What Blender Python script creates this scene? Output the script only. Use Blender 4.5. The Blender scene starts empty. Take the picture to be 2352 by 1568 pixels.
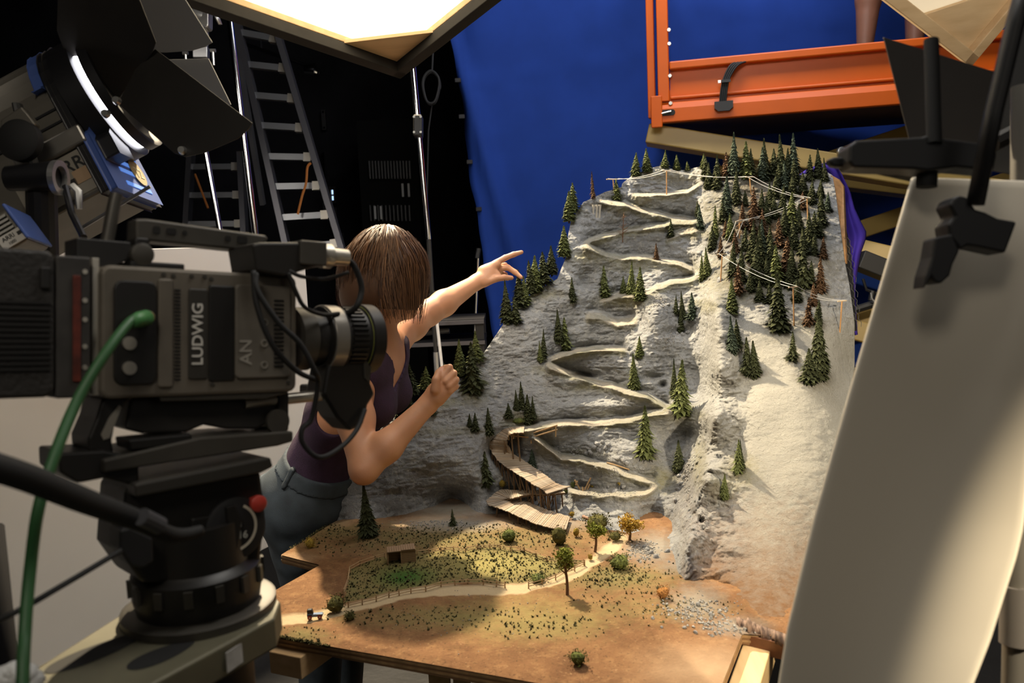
import bpy, math, random
import numpy as np
from math import sin, cos, pi, radians, sqrt, tan, atan2
from mathutils import Vector, Matrix
random.seed(7); RNG = np.random.default_rng(11)
SC = bpy.context.scene
COL = SC.collection

# ------------------------------------------------------------------ camera
FPX = 1960.0
PITCH, ROLL, EYE = radians(6.5), radians(2.5), 1.5
CAM = np.array([0.0, 0.0, EYE])
FW = np.array([0.0, cos(PITCH), -sin(PITCH)])
_R0 = np.array([1.0, 0, 0]); _U0 = np.array([0.0, sin(PITCH), cos(PITCH)])
RT = cos(ROLL) * _R0 - sin(ROLL) * _U0
UP = cos(ROLL) * _U0 + sin(ROLL) * _R0
cd = bpy.data.cameras.new('camera'); cam = bpy.data.objects.new('camera', cd); COL.objects.link(cam)
cam.matrix_world = Matrix(((RT[0], UP[0], -FW[0], CAM[0]), (RT[1], UP[1], -FW[1], CAM[1]), (RT[2], UP[2], -FW[2], CAM[2]), (0, 0, 0, 1)))
cd.sensor_width = 36.0; cd.lens = 36.0 * FPX / 2352.0; cd.clip_start = 0.05; cd.clip_end = 60
cd.dof.use_dof = True; cd.dof.focus_distance = 2.35; cd.dof.aperture_fstop = 5.0
SC.camera = cam
# ------------------------------------------------------------------ world, exposure, lamps of the studio and added fills
w = bpy.data.worlds.new('world'); SC.world = w; w.use_nodes = True
w.node_tree.nodes['Background'].inputs[0].default_value = (0.55, 0.65, 1.0, 1)
w.node_tree.nodes['Background'].inputs[1].default_value = 0.006
SC.view_settings.view_transform = 'Standard'; SC.view_settings.look = 'None'
SC.view_settings.gamma = 1.0; SC.view_settings.use_curve_mapping = False
SC.view_settings.exposure = 0.0
def aim(o, target):
    d = Vector(target) - o.location
    o.rotation_euler = d.to_track_quat('-Z', 'Y').to_euler()
def area(name, loc, target, power, col, sx, sy=None, spread=180):
    l = bpy.data.lights.new(name, 'AREA'); l.energy = power; l.color = col
    l.shape = 'RECTANGLE'; l.size = sx; l.size_y = sy or sx; l.spread = radians(spread)
    o = bpy.data.objects.new(name, l); o.location = loc; COL.objects.link(o); aim(o, target); return o
def spot(name, loc, target, power, col, ang, blend=.3, rad=.05):
    l = bpy.data.lights.new(name, 'SPOT'); l.energy = power; l.color = col
    l.spot_size = radians(ang); l.spot_blend = blend; l.shadow_soft_size = rad
    o = bpy.data.objects.new(name, l); o.location = loc; COL.objects.link(o); aim(o, target); return o
WARM = (1.0, .82, .56); SOFTW = (1.0, .90, .76); COOL = (.75, .85, 1.0)
spot('key_lamp', (-.65, 3.85, 3.35), (.25, 2.3, 1.1), 1250, WARM, 62, .4, .05)
area('top_soft_lamp', (.35, 1.45, 2.95), (.25, 2.4, 1.15), 25, (1.0, .955, .89), .8)
area('front_soft_fill', (1.0, -.2, 2.0), (.3, 2.4, 1.2), 1.0, (1.0, .93, .84), .8)  # added soft fill for the faces turned to the camera
area('screen_lamp', (.9, 3.2, 3.7), (1.3, 4.9, 1.6), 46, (.95, .95, 1.0), 1.4, .4)
area('camera_side_lamp', (-.4, -.6, 2.9), (-.8, 1.6, 1.0), 3.2, SOFTW, .5, None, 90)
area('board_lamp', (-1.75, 1.6, 2.7), (-1.25, 3.0, .9), 11.5, (1.0, .90, .78), .5, None, 70)  # added fill that brightens the foam board alone
area('frame_bounce_fill', (1.25, .75, 1.78), (1.0, 1.75, 2.2), 1.0, (1.0, .92, .78), .25, None, 60)  # added fill for the wooden frame, in place of bounce off the set

# ------------------------------------------------------------------ picture helpers: a pixel plus a distance gives a point
def ray(px, py):
    return FW + (px - 1176.0) / FPX * RT - (py - 784.0) / FPX * UP
def P(px, py, d):
    return CAM + d * ray(px, py)
def PZ(px, py, z):
    v = ray(px, py); return CAM + (z - EYE) / v[2] * v
def PY(px, py, y):
    v = ray(px, py); return CAM + y / v[1] * v
ZT = .77
def T(px, py, z=ZT):
    return PZ(px, py, z)
def mpp(d):
    return d / FPX                                       # metres in one pixel at that distance

# ------------------------------------------------------------------ materials
MATS = {}
def mat(name, col, rough=.6, metal=0.0, noise=None, bump=None, spec=.5, emit=None, coat=0, trans=0):
    """noise=(scale, amount[, second colour]); bump=(scale, strength)"""
    if name in MATS: return MATS[name]
    m = bpy.data.materials.new(name); m.use_nodes = True; MATS[name] = m
    nt = m.node_tree; b = nt.nodes['Principled BSDF']
    b.inputs['Base Color'].default_value = (*col, 1); b.inputs['Roughness'].default_value = rough
    b.inputs['Metallic'].default_value = metal; b.inputs['Specular IOR Level'].default_value = spec
    if coat: b.inputs['Coat Weight'].default_value = coat
    if trans: b.inputs['Transmission Weight'].default_value = trans
    if emit:
        b.inputs['Emission Color'].default_value = (*emit[0], 1); b.inputs['Emission Strength'].default_value = emit[1]
    tc = nt.nodes.new('ShaderNodeTexCoord')
    if noise:
        n = nt.nodes.new('ShaderNodeTexNoise'); n.inputs['Scale'].default_value = noise[0]; n.inputs['Detail'].default_value = 6
        nt.links.new(tc.outputs['Object'], n.inputs['Vector'])
        cr = nt.nodes.new('ShaderNodeValToRGB')
        c2 = noise[2] if len(noise) > 2 else tuple(c * (1 - noise[1]) for c in col)
        cr.color_ramp.elements[0].position = .35; cr.color_ramp.elements[1].position = .68
        cr.color_ramp.elements[0].color = (*c2, 1); cr.color_ramp.elements[1].color = (*col, 1)
        nt.links.new(n.outputs['Fac'], cr.inputs['Fac']); nt.links.new(cr.outputs['Color'], b.inputs['Base Color'])
    if bump:
        n2 = nt.nodes.new('ShaderNodeTexNoise'); n2.inputs['Scale'].default_value = bump[0]; n2.inputs['Detail'].default_value = 8
        nt.links.new(tc.outputs['Object'], n2.inputs['Vector'])
        bp = nt.nodes.new('ShaderNodeBump'); bp.inputs['Strength'].default_value = bump[1]; bp.inputs['Distance'].default_value = .01
        nt.links.new(n2.outputs['Fac'], bp.inputs['Height']); nt.links.new(bp.outputs['Normal'], b.inputs['Normal'])
    return m
def wood(name, light, dark, scale=60, axis=0, rough=.6):
    if name in MATS: return MATS[name]
    m = mat(name, light, rough); nt = m.node_tree; b = nt.nodes['Principled BSDF']
    tc = nt.nodes.new('ShaderNodeTexCoord'); mp = nt.nodes.new('ShaderNodeMapping')
    s = [scale] * 3; s[axis] = scale * .07; mp.inputs['Scale'].default_value = s
    n = nt.nodes.new('ShaderNodeTexNoise'); n.inputs['Scale'].default_value = 1; n.inputs['Detail'].default_value = 5
    cr = nt.nodes.new('ShaderNodeValToRGB'); cr.color_ramp.elements[0].position = .3; cr.color_ramp.elements[1].position = .7
    cr.color_ramp.elements[0].color = (*dark, 1); cr.color_ramp.elements[1].color = (*light, 1)
    nt.links.new(tc.outputs['Object'], mp.inputs['Vector']); nt.links.new(mp.outputs['Vector'], n.inputs['Vector'])
    nt.links.new(n.outputs['Fac'], cr.inputs['Fac']); nt.links.new(cr.outputs['Color'], b.inputs['Base Color'])
    return m

# ------------------------------------------------------------------ objects
WLOC = {}
def tag(o, label=None, cat=None, group=None, kind=None):
    if label: o['label'] = label
    if cat: o['category'] = cat
    if group: o['group'] = group
    if kind: o['kind'] = kind
    return o
def thing(name, label, cat, loc, group=None):
    o = bpy.data.objects.new(name, None); o.empty_display_size = .05; COL.objects.link(o)
    o.location = tuple(loc); WLOC[o.name] = np.array(loc, float)
    return tag(o, label, cat, group)
def frame(x, z=None):
    """3x3 matrix whose columns are unit axes; x given, z wished"""
    x = np.array(x, float); x /= np.linalg.norm(x)
    z = np.array((0, 0, 1.0) if z is None else z, float)
    if abs(np.dot(x, z) / np.linalg.norm(z)) > .999: z = np.array((0, 1.0, 0))
    y = np.cross(z, x); y /= np.linalg.norm(y); z = np.cross(x, y)
    return np.stack([x, y, z], 1)
I3 = np.eye(3)
class MB:
    """collects shapes in world coordinates, becomes one mesh"""
    def __init__(s): s.v = []; s.f = []; s.n = 0
    def add(s, v, f):
        v = np.asarray(v, float).reshape(-1, 3); s.v.append(v); s.f += [tuple(int(i) + s.n for i in q) for q in f]; s.n += len(v); return s
    def box(s, c, size, R=I3, taper=None):
        h = np.array(size) / 2; p = np.array([[x, y, z] for x in (-1, 1) for y in (-1, 1) for z in (-1, 1)], float) * h
        if taper is not None: p[p[:, 2] > 0, :2] *= taper
        return s.add(p @ np.asarray(R).T + np.array(c), [(0, 1, 3, 2), (4, 6, 7, 5), (0, 4, 5, 1), (2, 3, 7, 6), (0, 2, 6, 4), (1, 5, 7, 3)])
    def rbox(s, c, size, R=I3, r=.005, n=3):
        """box with its corners (seen along local y) rounded: a rounded rectangle in x,z extruded along y"""
        x, y, z = np.array(size) / 2; r = min(r, x * .99, z * .99); pts = []
        for (cx, cz, a0) in ((x - r, z - r, 0), (-x + r, z - r, 90), (-x + r, -z + r, 180), (x - r, -z + r, 270)):
            for k in range(n + 1):
                a = radians(a0 + 90 * k / n); pts.append((cx + r * cos(a), cz + r * sin(a)))
        return s.prism([(p[0], p[1]) for p in pts], y * 2, c, R)
    def prism(s, pts, depth, c=(0, 0, 0), R=I3):
        """outline in local x,z extruded along local y (centred)"""
        n = len(pts); v = [(p[0], -depth / 2, p[1]) for p in pts] + [(p[0], depth / 2, p[1]) for p in pts]
        f = [tuple(range(n)), tuple(range(2 * n - 1, n - 1, -1))] + [(i, i + n, (i + 1) % n + n, (i + 1) % n) for i in range(n)]
        return s.add(np.array(v) @ np.asarray(R).T + np.array(c), f)
    def plate(s, pts3, thick, nrm):
        """polygon of world points given a thickness along nrm"""
        p = np.array(pts3, float); q = p + np.array(nrm) * thick; n = len(p)
        return s.add(np.vstack([p, q]), [tuple(range(n - 1, -1, -1)), tuple(range(n, 2 * n))] + [(i, (i + 1) % n, (i + 1) % n + n, i + n) for i in range(n)])
    def tube(s, pts, rad, n=8, cap=True, flat=None):
        pts = np.array(pts, float); m = len(pts); rad = np.broadcast_to(np.array(rad, float), (m,))
        t = np.gradient(pts, axis=0); t /= np.linalg.norm(t, axis=1)[:, None] + 1e-12
        a = np.array((0, 0, 1.0)) if abs(t[0][2]) < .9 else np.array((1.0, 0, 0))
        v = []
        for i in range(m):
            u = np.cross(t[i], a); u /= np.linalg.norm(u) + 1e-12; w_ = np.cross(u, t[i]); a = w_
            for k in range(n):
                th = 2 * pi * k / n; v.append(pts[i] + rad[i] * (cos(th) * u + sin(th) * (flat or 1) * w_))
        f = [(i * n + k, i * n + (k + 1) % n, (i + 1) * n + (k + 1) % n, (i + 1) * n + k) for i in range(m - 1) for k in range(n)]
        if cap: f += [tuple(range(n - 1, -1, -1)), tuple((m - 1) * n + k for k in range(n))]
        return s.add(v, f)
    def cyl(s, a, b, r, n=16, r2=None): return s.tube([a, b], [r, r if r2 is None else r2], n)
    def lathe(s, prof, c, axis, n=24):
        """prof: list of (along axis, radius)"""
        R = frame(axis); v = []
        for (h, r) in prof:
            for k in range(n):
                th = 2 * pi * k / n; v.append(R @ np.array((h, r * cos(th), r * sin(th))) + np.array(c))
        m = len(prof)
        f = [(i * n + k, i * n + (k + 1) % n, (i + 1) * n + (k + 1) % n, (i + 1) * n + k) for i in range(m - 1) for k in range(n)]
        f += [tuple(range(n - 1, -1, -1)), tuple((m - 1) * n + k for k in range(n))]
        return s.add(v, f)
    def ring(s, c, axis, r1, r2, thick, n=32):
        """flat ring (washer)"""
        R = frame(axis); v = []
        for (h, r) in ((0, r1), (0, r2), (thick, r2), (thick, r1)):
            for k in range(n):
                th = 2 * pi * k / n; v.append(R @ np.array((h, r * cos(th), r * sin(th))) + np.array(c))
        f = [(j * n + k, j * n + (k + 1) % n, ((j + 1) % 4) * n + (k + 1) % n, ((j + 1) % 4) * n + k) for j in range(4) for k in range(n)]
        return s.add(v, f)
    def blob(s, c, size, seed=0, lump=.18, sub=2):
        v, f = ico(sub); rs = np.random.default_rng(seed); k = rs.normal(size=(5, 3)) * 1.6; ph = rs.uniform(0, 6, 5)
        d = 1 + lump * np.sin(v @ k.T + ph).sum(1) / 2.2
        return s.add(v * d[:, None] * np.array(size) + np.array(c), f)
    def build(s, name, m=None, parent=None, label=None, cat=None, group=None, kind=None, smooth=False, bevel=0, seg=2, origin=None):
        v = np.vstack(s.v); lo, hi = v.min(0), v.max(0)
        org = np.array([(lo[0] + hi[0]) / 2, (lo[1] + hi[1]) / 2, lo[2]]) if origin is None else np.array(origin, float)
        me = bpy.data.meshes.new(name); me.from_pydata((v - org).tolist(), [], s.f); me.update()
        if m: me.materials.append(m)
        o = bpy.data.objects.new(name, me); COL.objects.link(o); WLOC[o.name] = org
        if parent is not None:
            o.parent = parent; o.location = tuple(org - WLOC[parent.name])
        else: o.location = tuple(org)
        if smooth:
            me.polygons.foreach_set('use_smooth', [True] * len(me.polygons))
            if smooth != 'all': me.set_sharp_from_angle(angle=radians(40))
        if bevel:
            b = o.modifiers.new('bevel', 'BEVEL'); b.width = bevel; b.segments = seg; b.limit_method = 'ANGLE'; b.angle_limit = radians(40)
        return tag(o, label, cat, group, kind)
_ICO = {}
def ico(sub):
    if sub in _ICO: return _ICO[sub]
    t = (1 + sqrt(5)) / 2
    v = [(-1, t, 0), (1, t, 0), (-1, -t, 0), (1, -t, 0), (0, -1, t), (0, 1, t), (0, -1, -t), (0, 1, -t), (t, 0, -1), (t, 0, 1), (-t, 0, -1), (-t, 0, 1)]
    f = [(0, 11, 5), (0, 5, 1), (0, 1, 7), (0, 7, 10), (0, 10, 11), (1, 5, 9), (5, 11, 4), (11, 10, 2), (10, 7, 6), (7, 1, 8), (3, 9, 4), (3, 4, 2), (3, 2, 6), (3, 6, 8), (3, 8, 9), (4, 9, 5), (2, 4, 11), (6, 2, 10), (8, 6, 7), (9, 8, 1)]
    v = [np.array(p) / np.linalg.norm(p) for p in v]
    for _ in range(sub - 1):
        c = {}; g = []
        def mid(a, b):
            k = (min(a, b), max(a, b))
            if k not in c: p = v[a] + v[b]; v.append(p / np.linalg.norm(p)); c[k] = len(v) - 1
            return c[k]
        for (a, b, d) in f:
            x, y, z = mid(a, b), mid(b, d), mid(d, a); g += [(a, x, z), (b, y, x), (d, z, y), (x, y, z)]
        f = g
    _ICO[sub] = (np.array(v), f); return _ICO[sub]
def attr(o, name, values):
    a = o.data.attributes.new(name, 'FLOAT', 'POINT'); a.data.foreach_set('value', np.asarray(values, np.float32))
def spline(pts, n=8):
    """Catmull-Rom through the points, n steps a span"""
    p = np.array(pts, float)
    if len(p) < 3: return np.array([p[0] + (p[-1] - p[0]) * t for t in np.linspace(0, 1, n + 1)])
    q = np.vstack([2 * p[0] - p[1], p, 2 * p[-1] - p[-2]]); out = []
    for i in range(1, len(q) - 2):
        for t in np.linspace(0, 1, n, endpoint=False):
            out.append(.5 * (2 * q[i] + (q[i + 1] - q[i - 1]) * t + (2 * q[i - 1] - 5 * q[i] + 4 * q[i + 1] - q[i + 2]) * t * t + (3 * q[i] - q[i - 1] - 3 * q[i + 1] + q[i + 2]) * t ** 3))
    out.append(p[-1]); return np.array(out)
def fbm(p, scale, octaves=4, seed=0, gain=.5, ridged=False):
    """vectorised value noise, about -1..1"""
    p = np.asarray(p, float) * scale; out = np.zeros(len(p)); amp = 1; tot = 0
    def h(i):
        n = (i[:, 0] * 73856093) ^ (i[:, 1] * 19349663) ^ (i[:, 2] * 83492791) ^ (seed * 2654435 + 977)
        n = (n ^ (n >> 13)) * 1274126177 & 0x7fffffff; n = (n ^ (n >> 16)) & 0xffff
        return n / 32767.5 - 1
    for o in range(octaves):
        i = np.floor(p).astype(np.int64); f = p - i; u = f * f * (3 - 2 * f); r = 0
        for dx in (0, 1):
            for dy in (0, 1):
                for dz in (0, 1):
                    wgt = (u[:, 0] if dx else 1 - u[:, 0]) * (u[:, 1] if dy else 1 - u[:, 1]) * (u[:, 2] if dz else 1 - u[:, 2])
                    r = r + wgt * h(i + np.array((dx, dy, dz)))
        if ridged: r = 1 - 2 * np.abs(r)
        out += amp * r; tot += amp; amp *= gain; p = p * 2.03 + 17.3
    return out / tot
def copy_tree(o, loc, scale=1, rotz=0):
    c = o.copy(); COL.objects.link(c); c.location = loc; c.scale = (scale,) * 3 if np.isscalar(scale) else scale; c.rotation_euler = (0, 0, rotz)
    WLOC[c.name] = np.array(loc)
    for ch in o.children:
        k = ch.copy(); COL.objects.link(k); k.parent = c
        for g in ch.children:
            d = g.copy(); COL.objects.link(d); d.parent = k
    return c
def seg_dist(px, py, line):
    """distance in pixels from points to a polyline"""
    best = np.full(len(px), 1e9); l = np.array(line, float)
    for a, b in zip(l[:-1], l[1:]):
        d = b - a; t = np.clip(((px - a[0]) * d[0] + (py - a[1]) * d[1]) / (d @ d + 1e-9), 0, 1)
        best = np.minimum(best, np.hypot(px - a[0] - t * d[0], py - a[1] - t * d[1]))
    return best
def sstep(a, b, x):
    t = np.clip((x - a) / (b - a), 0, 1); return t * t * (3 - 2 * t)
# ================================================================== the setting
black_cloth = mat('black_cloth', (.010, .010, .012), .9, noise=(3, .5), spec=.1)
floor_m = mat('studio_floor', (.012, .012, .013), .55, noise=(4, .5), bump=(30, .2))
MB().box((.3, 2.6, -.05), (9.4, 8.8, .1)).build('floor', floor_m, kind='structure')
MB().box((.3, 6.55, 2.4), (9.4, .1, 4.8)).build('wall_back', black_cloth, kind='structure')
MB().box((-4.35, 2.6, 2.4), (.1, 8.8, 4.8)).build('wall_left', black_cloth, kind='structure')
MB().box((4.95, 2.6, 2.4), (.1, 8.8, 4.8)).build('wall_right', black_cloth, kind='structure')
MB().box((.3, 2.6, 4.85), (9.4, 8.8, .1)).build('ceiling', black_cloth, kind='structure')
MB().box((.3, -1.75, 2.4), (9.4, .1, 4.8)).build('wall_front', black_cloth, kind='structure')
# daylight slits in the back wall, far behind the ladder
day = mat('daylight_pane', (.2, .3, .5), .2, emit=((.45, .68, 1.0), 1.8))
dark_metal = mat('dark_metal', (.02, .02, .022), .45, .6)
for k, (x0, y0, x1, y1) in enumerate(((741, 258, 748, 294), (759, 434, 770, 462), (760, 482, 774, 514), (780, 540, 790, 560), (743, 355, 747, 410), (745, 470, 750, 490))):
    a, b = PY(x0, y0, 6.47), PY(x1, y1, 6.47); c = (a + b) / 2; wd, ht = b[0] - a[0], a[2] - b[2]
    fr = MB()
    for sx in (-1, 1): fr.box((c[0] + sx * wd / 2, 6.47, c[2]), (.015, .04, ht + .03))
    for sz in (-1, 1): fr.box((c[0], 6.47, c[2] + sz * ht / 2), (wd, .04, .015))
    wdw = fr.build('window_%d' % (k + 1), dark_metal, kind='structure')
    MB().box((c[0], 6.48, c[2]), (wd, .01, ht)).build('pane', day, wdw)
    if k in (1, 2): MB().box((c[0], 6.468, c[2]), (wd, .012, .012)).build('glazing_bar', dark_metal, wdw)

# ================================================================== blue screen
def cloth_mat(name, col, rough=.85, scale=700):
    m = mat(name, col, rough, bump=(scale, .12), spec=.15, noise=(6, .12)); return m
def build_blue():
    Y0 = 4.75; nx, nz = 150, 110; xs = np.linspace(0, 1, nx); zs = np.linspace(0, 1, nz)
    top = 4.3; vv = []
    for j in zs:
        z = .12 + j * (top - .12)
        # left edge leans: it passes two points of the photograph at this distance
        pa, pb = PY(1040, 98, Y0), PY(1133, 772, Y0)
        xl = pb[0] + (z - pb[2]) / (pa[2] - pb[2]) * (pa[0] - pb[0])
        xl += .008 * sin(z * 9) + .004 * sin(z * 23)
        for i in xs: vv.append((xl + i * (4.3 - xl), Y0, z))
    v = np.array(vv); u = np.repeat(xs[None], nz, 0).ravel(); zz = v[:, 2]; s = v[:, 0] - v[:, 0].min()
    fold = .05 * np.exp(-((s - .22 + .10 * (zz - 2)) / .07) ** 2) * np.sin(zz * 1.3 + .5) + .035 * np.exp(-((s - .42 + .25 * (zz - 1.5)) / .05) ** 2)
    fold -= .05 * np.exp(-((s - .10 + .06 * zz) / .05) ** 2)
    fold += .012 * fbm(v, 1.6, 3, 4) + .006 * fbm(v * np.array((1, 1, .4)), 6, 3, 5)
    fold += .02 * np.exp(-((zz - (2.35 + .12 * s)) / .012) ** 2) * .25           # the seam
    v[:, 1] -= 1.6 * fold
    f = [(j * nx + i, j * nx + i + 1, (j + 1) * nx + i + 1, (j + 1) * nx + i) for j in range(nz - 1) for i in range(nx - 1)]
    mb = MB(); mb.add(v, f)
    root = mb.build('blue_screen', cloth_mat('blue_fabric', (.014, .047, .265)), smooth='all',
                    label='large blue cloth backdrop with creases hanging behind the model mountain', cat='backdrop', kind='thing')
    so = root.modifiers.new('thick', 'SOLIDIFY'); so.thickness = .004
    # pipe it hangs from, and the clips along its left edge
    MB().cyl((.0, 4.76, 4.33), (4.4, 4.76, 4.33), .025, 12).build('pipe', dark_metal, root)
    for (px, py) in ((1052, 185), (1061, 268), (1079, 372), (1100, 480)):
        p = PY(px, py, 4.70); MB().box(p, (.03, .03, .02)).build('clip', dark_metal, root)
build_blue()
# ================================================================== the model: board, ground, mountain
def proj(p):
    q = np.asarray(p, float).reshape(-1, 3) - CAM; d = q @ FW
    return 1176 + FPX * (q @ RT) / d, 784 - FPX * (q @ UP) / d, d
CTRL = [  # pixel x, pixel y, distance: the broad shape of the mountain
 (768,1197,None),(900,1195,None),(1000,1165,None),(1130,1200,None),(1300,1205,None),(1420,1240,None),(1500,1285,None),(1540,1295,None),(1600,1370,None),(1650,1400,None),(1720,1440,None),(1800,1460,None),
 (800,1110,2.36),(850,1010,2.38),(905,955,2.40),(960,925,2.42),(1010,900,2.47),(1045,855,2.54),(950,1060,2.35),(1060,1060,2.36),(1040,1000,2.40),(1100,985,2.43),(1120,1060,2.40),(1080,1130,2.37),
 (1110,812,2.62),(1160,740,2.70),(1200,690,2.76),(1240,665,2.79),(1280,640,2.82),(1305,580,2.88),(1320,490,3.0),(1350,455,3.03),(1420,445,3.09),(1440,410,3.16),(1520,383,3.2),(1610,385,3.15),
 (1090,890,2.54),(1150,850,2.60),(1200,780,2.66),(1250,720,2.74),(1310,660,2.80),
 (1310,1120,2.35),(1180,1040,2.46),(1170,1100,2.44),(1240,1170,2.34),(1400,1110,2.34),(1500,1115,2.32),(1400,1180,2.24),(1500,1180,2.22),(1150,960,2.49),(1230,1010,2.46),(1400,1000,2.47),(1480,1040,2.38),(1560,945,2.47),(1300,960,2.53),(1200,900,2.56),(1400,900,2.61),(1450,890,2.58),(1270,830,2.66),(1400,800,2.74),(1300,750,2.77),(1480,770,2.68),(1510,710,2.72),(1540,790,2.66),(1380,700,2.84),(1450,740,2.80),(1570,730,2.74),(1440,650,2.90),(1600,640,2.86),(1400,590,2.94),(1550,590,2.93),(1350,550,2.94),(1480,540,2.99),(1600,530,2.98),(1450,490,3.05),(1600,480,3.04),(1500,430,3.12),(1530,415,3.15),
 (1600,850,2.62),(1606,900,2.58),(1590,1000,2.48),(1570,1100,2.33),(1545,1220,2.13),(1590,760,2.7),
 (1640,690,2.58),(1650,760,2.48),(1648,850,2.38),(1640,960,2.26),(1615,1100,2.10),(1580,1230,1.97),
 (1720,850,2.37),(1800,850,2.34),(1900,850,2.36),(1750,1000,2.17),(1850,1000,2.14),(1690,1150,2.02),(1800,1150,1.98),(1850,1100,2.02),(1680,1300,1.83),(1780,1300,1.80),(1900,950,2.23),(1940,950,2.28),(1860,1290,1.84),
 (1700,700,2.54),(1800,720,2.53),(1880,740,2.50),(1950,740,2.58),(1960,840,2.52),(1680,620,2.68),(1780,600,2.72),(1900,600,2.73),(1942,620,2.76),(1650,520,2.87),(1750,500,2.90),(1850,500,2.90),(1918,450,2.97),(1700,420,3.06),(1800,410,3.09),(1900,400,3.06)]
cp = np.array([(a, b) for a, b, _ in CTRL], float)
cv = np.array([d if d else np.dot(T(a, b) - CAM, FW) for a, b, d in CTRL])
def _phi(r2): return .5 * r2 * np.log(r2 + 1e-9)
_S = 1000.0
_n = len(cp); _K = _phi(((cp[:, None] - cp[None]) ** 2).sum(-1) / _S ** 2) + np.eye(_n) * 3e-4
_Q = np.hstack([np.ones((_n, 1)), cp / _S])
_sol = np.linalg.solve(np.block([[_K, _Q], [_Q.T, np.zeros((3, 3))]]), np.concatenate([cv, np.zeros(3)]))
def tps(px, py):
    out = np.empty(len(px))
    for s in range(0, len(px), 20000):
        q = np.stack([px[s:s + 20000], py[s:s + 20000]], 1)
        out[s:s + 20000] = _phi(((q[:, None] - cp[None]) ** 2).sum(-1) / _S ** 2) @ _sol[:_n] + np.hstack([np.ones((len(q), 1)), q / _S]) @ _sol[_n:]
    return out
ROADS = [  # (polyline, road thickness in pixels, relief)
 ([(1452,446),(1490,448),(1530,448),(1580,441),(1608,424)], 5, .022),
 ([(1375,463),(1440,470),(1490,490),(1540,500),(1605,506)], 8, .030),
 ([(1340,563),(1352,556),(1393,541),(1428,531),(1480,525),(1525,521),(1543,513),(1605,509)], 7, .022),
 ([(1530,549),(1570,532),(1612,524)], 10, .02),
 ([(1338,564),(1352,570),(1393,585),(1428,593),(1480,593),(1515,596),(1556,606),(1589,619),(1600,630)], 8, .026),
 ([(1380,690),(1393,686),(1418,679),(1462,681),(1490,673),(1510,660),(1538,650),(1569,649),(1604,638)], 9, .028),
 ([(1345,726),(1386,731),(1419,741),(1463,736)], 13, .03),
 ([(1255,829),(1299,813),(1335,805),(1386,802),(1440,802)], 8, .03),
 ([(1255,838),(1310,858),(1348,871),(1386,885),(1437,897),(1488,911),(1526,932),(1546,944)], 10, .032),
 ([(1195,985),(1259,977),(1297,974),(1348,972),(1399,972),(1437,965),(1488,952),(1539,947)], 10, .032),
 ([(1225,1000),(1262,1030),(1290,1052),(1331,1054),(1377,1066),(1424,1084),(1471,1098),(1505,1106)], 9, .028),
 ([(1308,1124),(1331,1128),(1389,1136),(1424,1136),(1483,1129),(1512,1114)], 11, .03),
]
def mdepth(px, py, detail=True):
    px = np.asarray(px, float).ravel(); py = np.asarray(py, float).ravel(); d = tps(px, py)
    for line, wr, a in ROADS:
        l = np.array(line, float); y = np.interp(px, l[:, 0], l[:, 1]); dv = y - py + wr * .5 + 4.5 * fbm(np.stack([px, py * .3, px * 0], 1), 1 / 38, 2, 31); a = a * (.95 + .45 * fbm(np.stack([px, px * 0, py * 0], 1), 1 / 60, 2, 33 + int(line[0][1]) % 7))
        fade = sstep(l[0, 0] - 8, l[0, 0] + 14, px) * (1 - sstep(l[-1, 0] - 14, l[-1, 0] + 8, px)); H = 26.0
        wr = wr * 1.7
        k = np.where(dv < 0, -np.exp(np.minimum(dv, 0) / H), np.where(dv < wr, -1 + 2 * dv / wr, np.exp(-np.maximum(dv - wr, 0) / H)))
        k *= np.clip(1 - np.abs(dv) / 75, 0, 1)
        d = d + 1.75 * a * fade * k
    # caves, hollows and knobs in the rock
    for (cx, cy, rx, ry, a) in ((1045, 1150, 42, 32, .10), (1500, 865, 30, 8, .03), (1522, 884, 9, 8, .05), (1360, 600, 40, 9, .0), (1345, 640, 22, 26, .06), (1500, 715, 40, 40, -.03),
                                (1325, 862, 40, 9, .05), (1500, 1185, 38, 30, .05), (1375, 480, 18, 18, .04), (1620, 920, 20, 50, -.03), (1590, 1185, 16, 22, .02), (1610, 1195, 7, 7, .04), (1560, 760, 30, 12, .03),
                                (1130, 860, 40, 30, .015), (1535, 420, 36, 16, .03), (1180, 1130, 60, 25, .05), (1150, 1036, 36, 36, .13), (1410, 835, 60, 18, -.02), (1390, 930, 90, 14, -.018)):
        r2 = ((px - cx) / rx) ** 2 + ((py - cy) / ry) ** 2; d = d + a * np.exp(-r2 * 1.3)
    CR = [(1628,640),(1645,700),(1652,770),(1652,850),(1642,960),(1618,1090),(1585,1220),(1568,1290)]; cr = np.array(CR, float)
    sd_ = seg_dist(px, py, CR); xc = np.interp(py, cr[:, 1], cr[:, 0]); on = sstep(620, 720, py) * (1 - sstep(1290, 1380, py))
    d = d - .045 * on * np.exp(-(sd_ / 20) ** 2) + .030 * on * np.exp(-((px - xc - 62) / 30) ** 2)
    crag = on * np.exp(-((px - xc - 22) / 52) ** 2) * sstep(800, 900, py)
    if detail:
        p = CAM + d[:, None] * (FW + ((px - 1176) / FPX)[:, None] * RT - ((py - 784) / FPX)[:, None] * UP)
        smooth = sstep(1660, 1740, px) * sstep(690, 800, py)                      # the plastered right face
        amp = 1 - .72 * smooth + 1.5 * crag
        q = p * np.array((1, 1, 1.0))
        d = d + amp * (.034 * fbm(q, 6, 3, 1) + .010 * fbm(q * np.array((1, 1, 1.8)), 17, 3, 2, ridged=True) + .005 * fbm(q * np.array((1, 1, 2.2)), 46, 3, 3, ridged=True) + .002 * fbm(q, 130, 2, 9))
    return d
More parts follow.
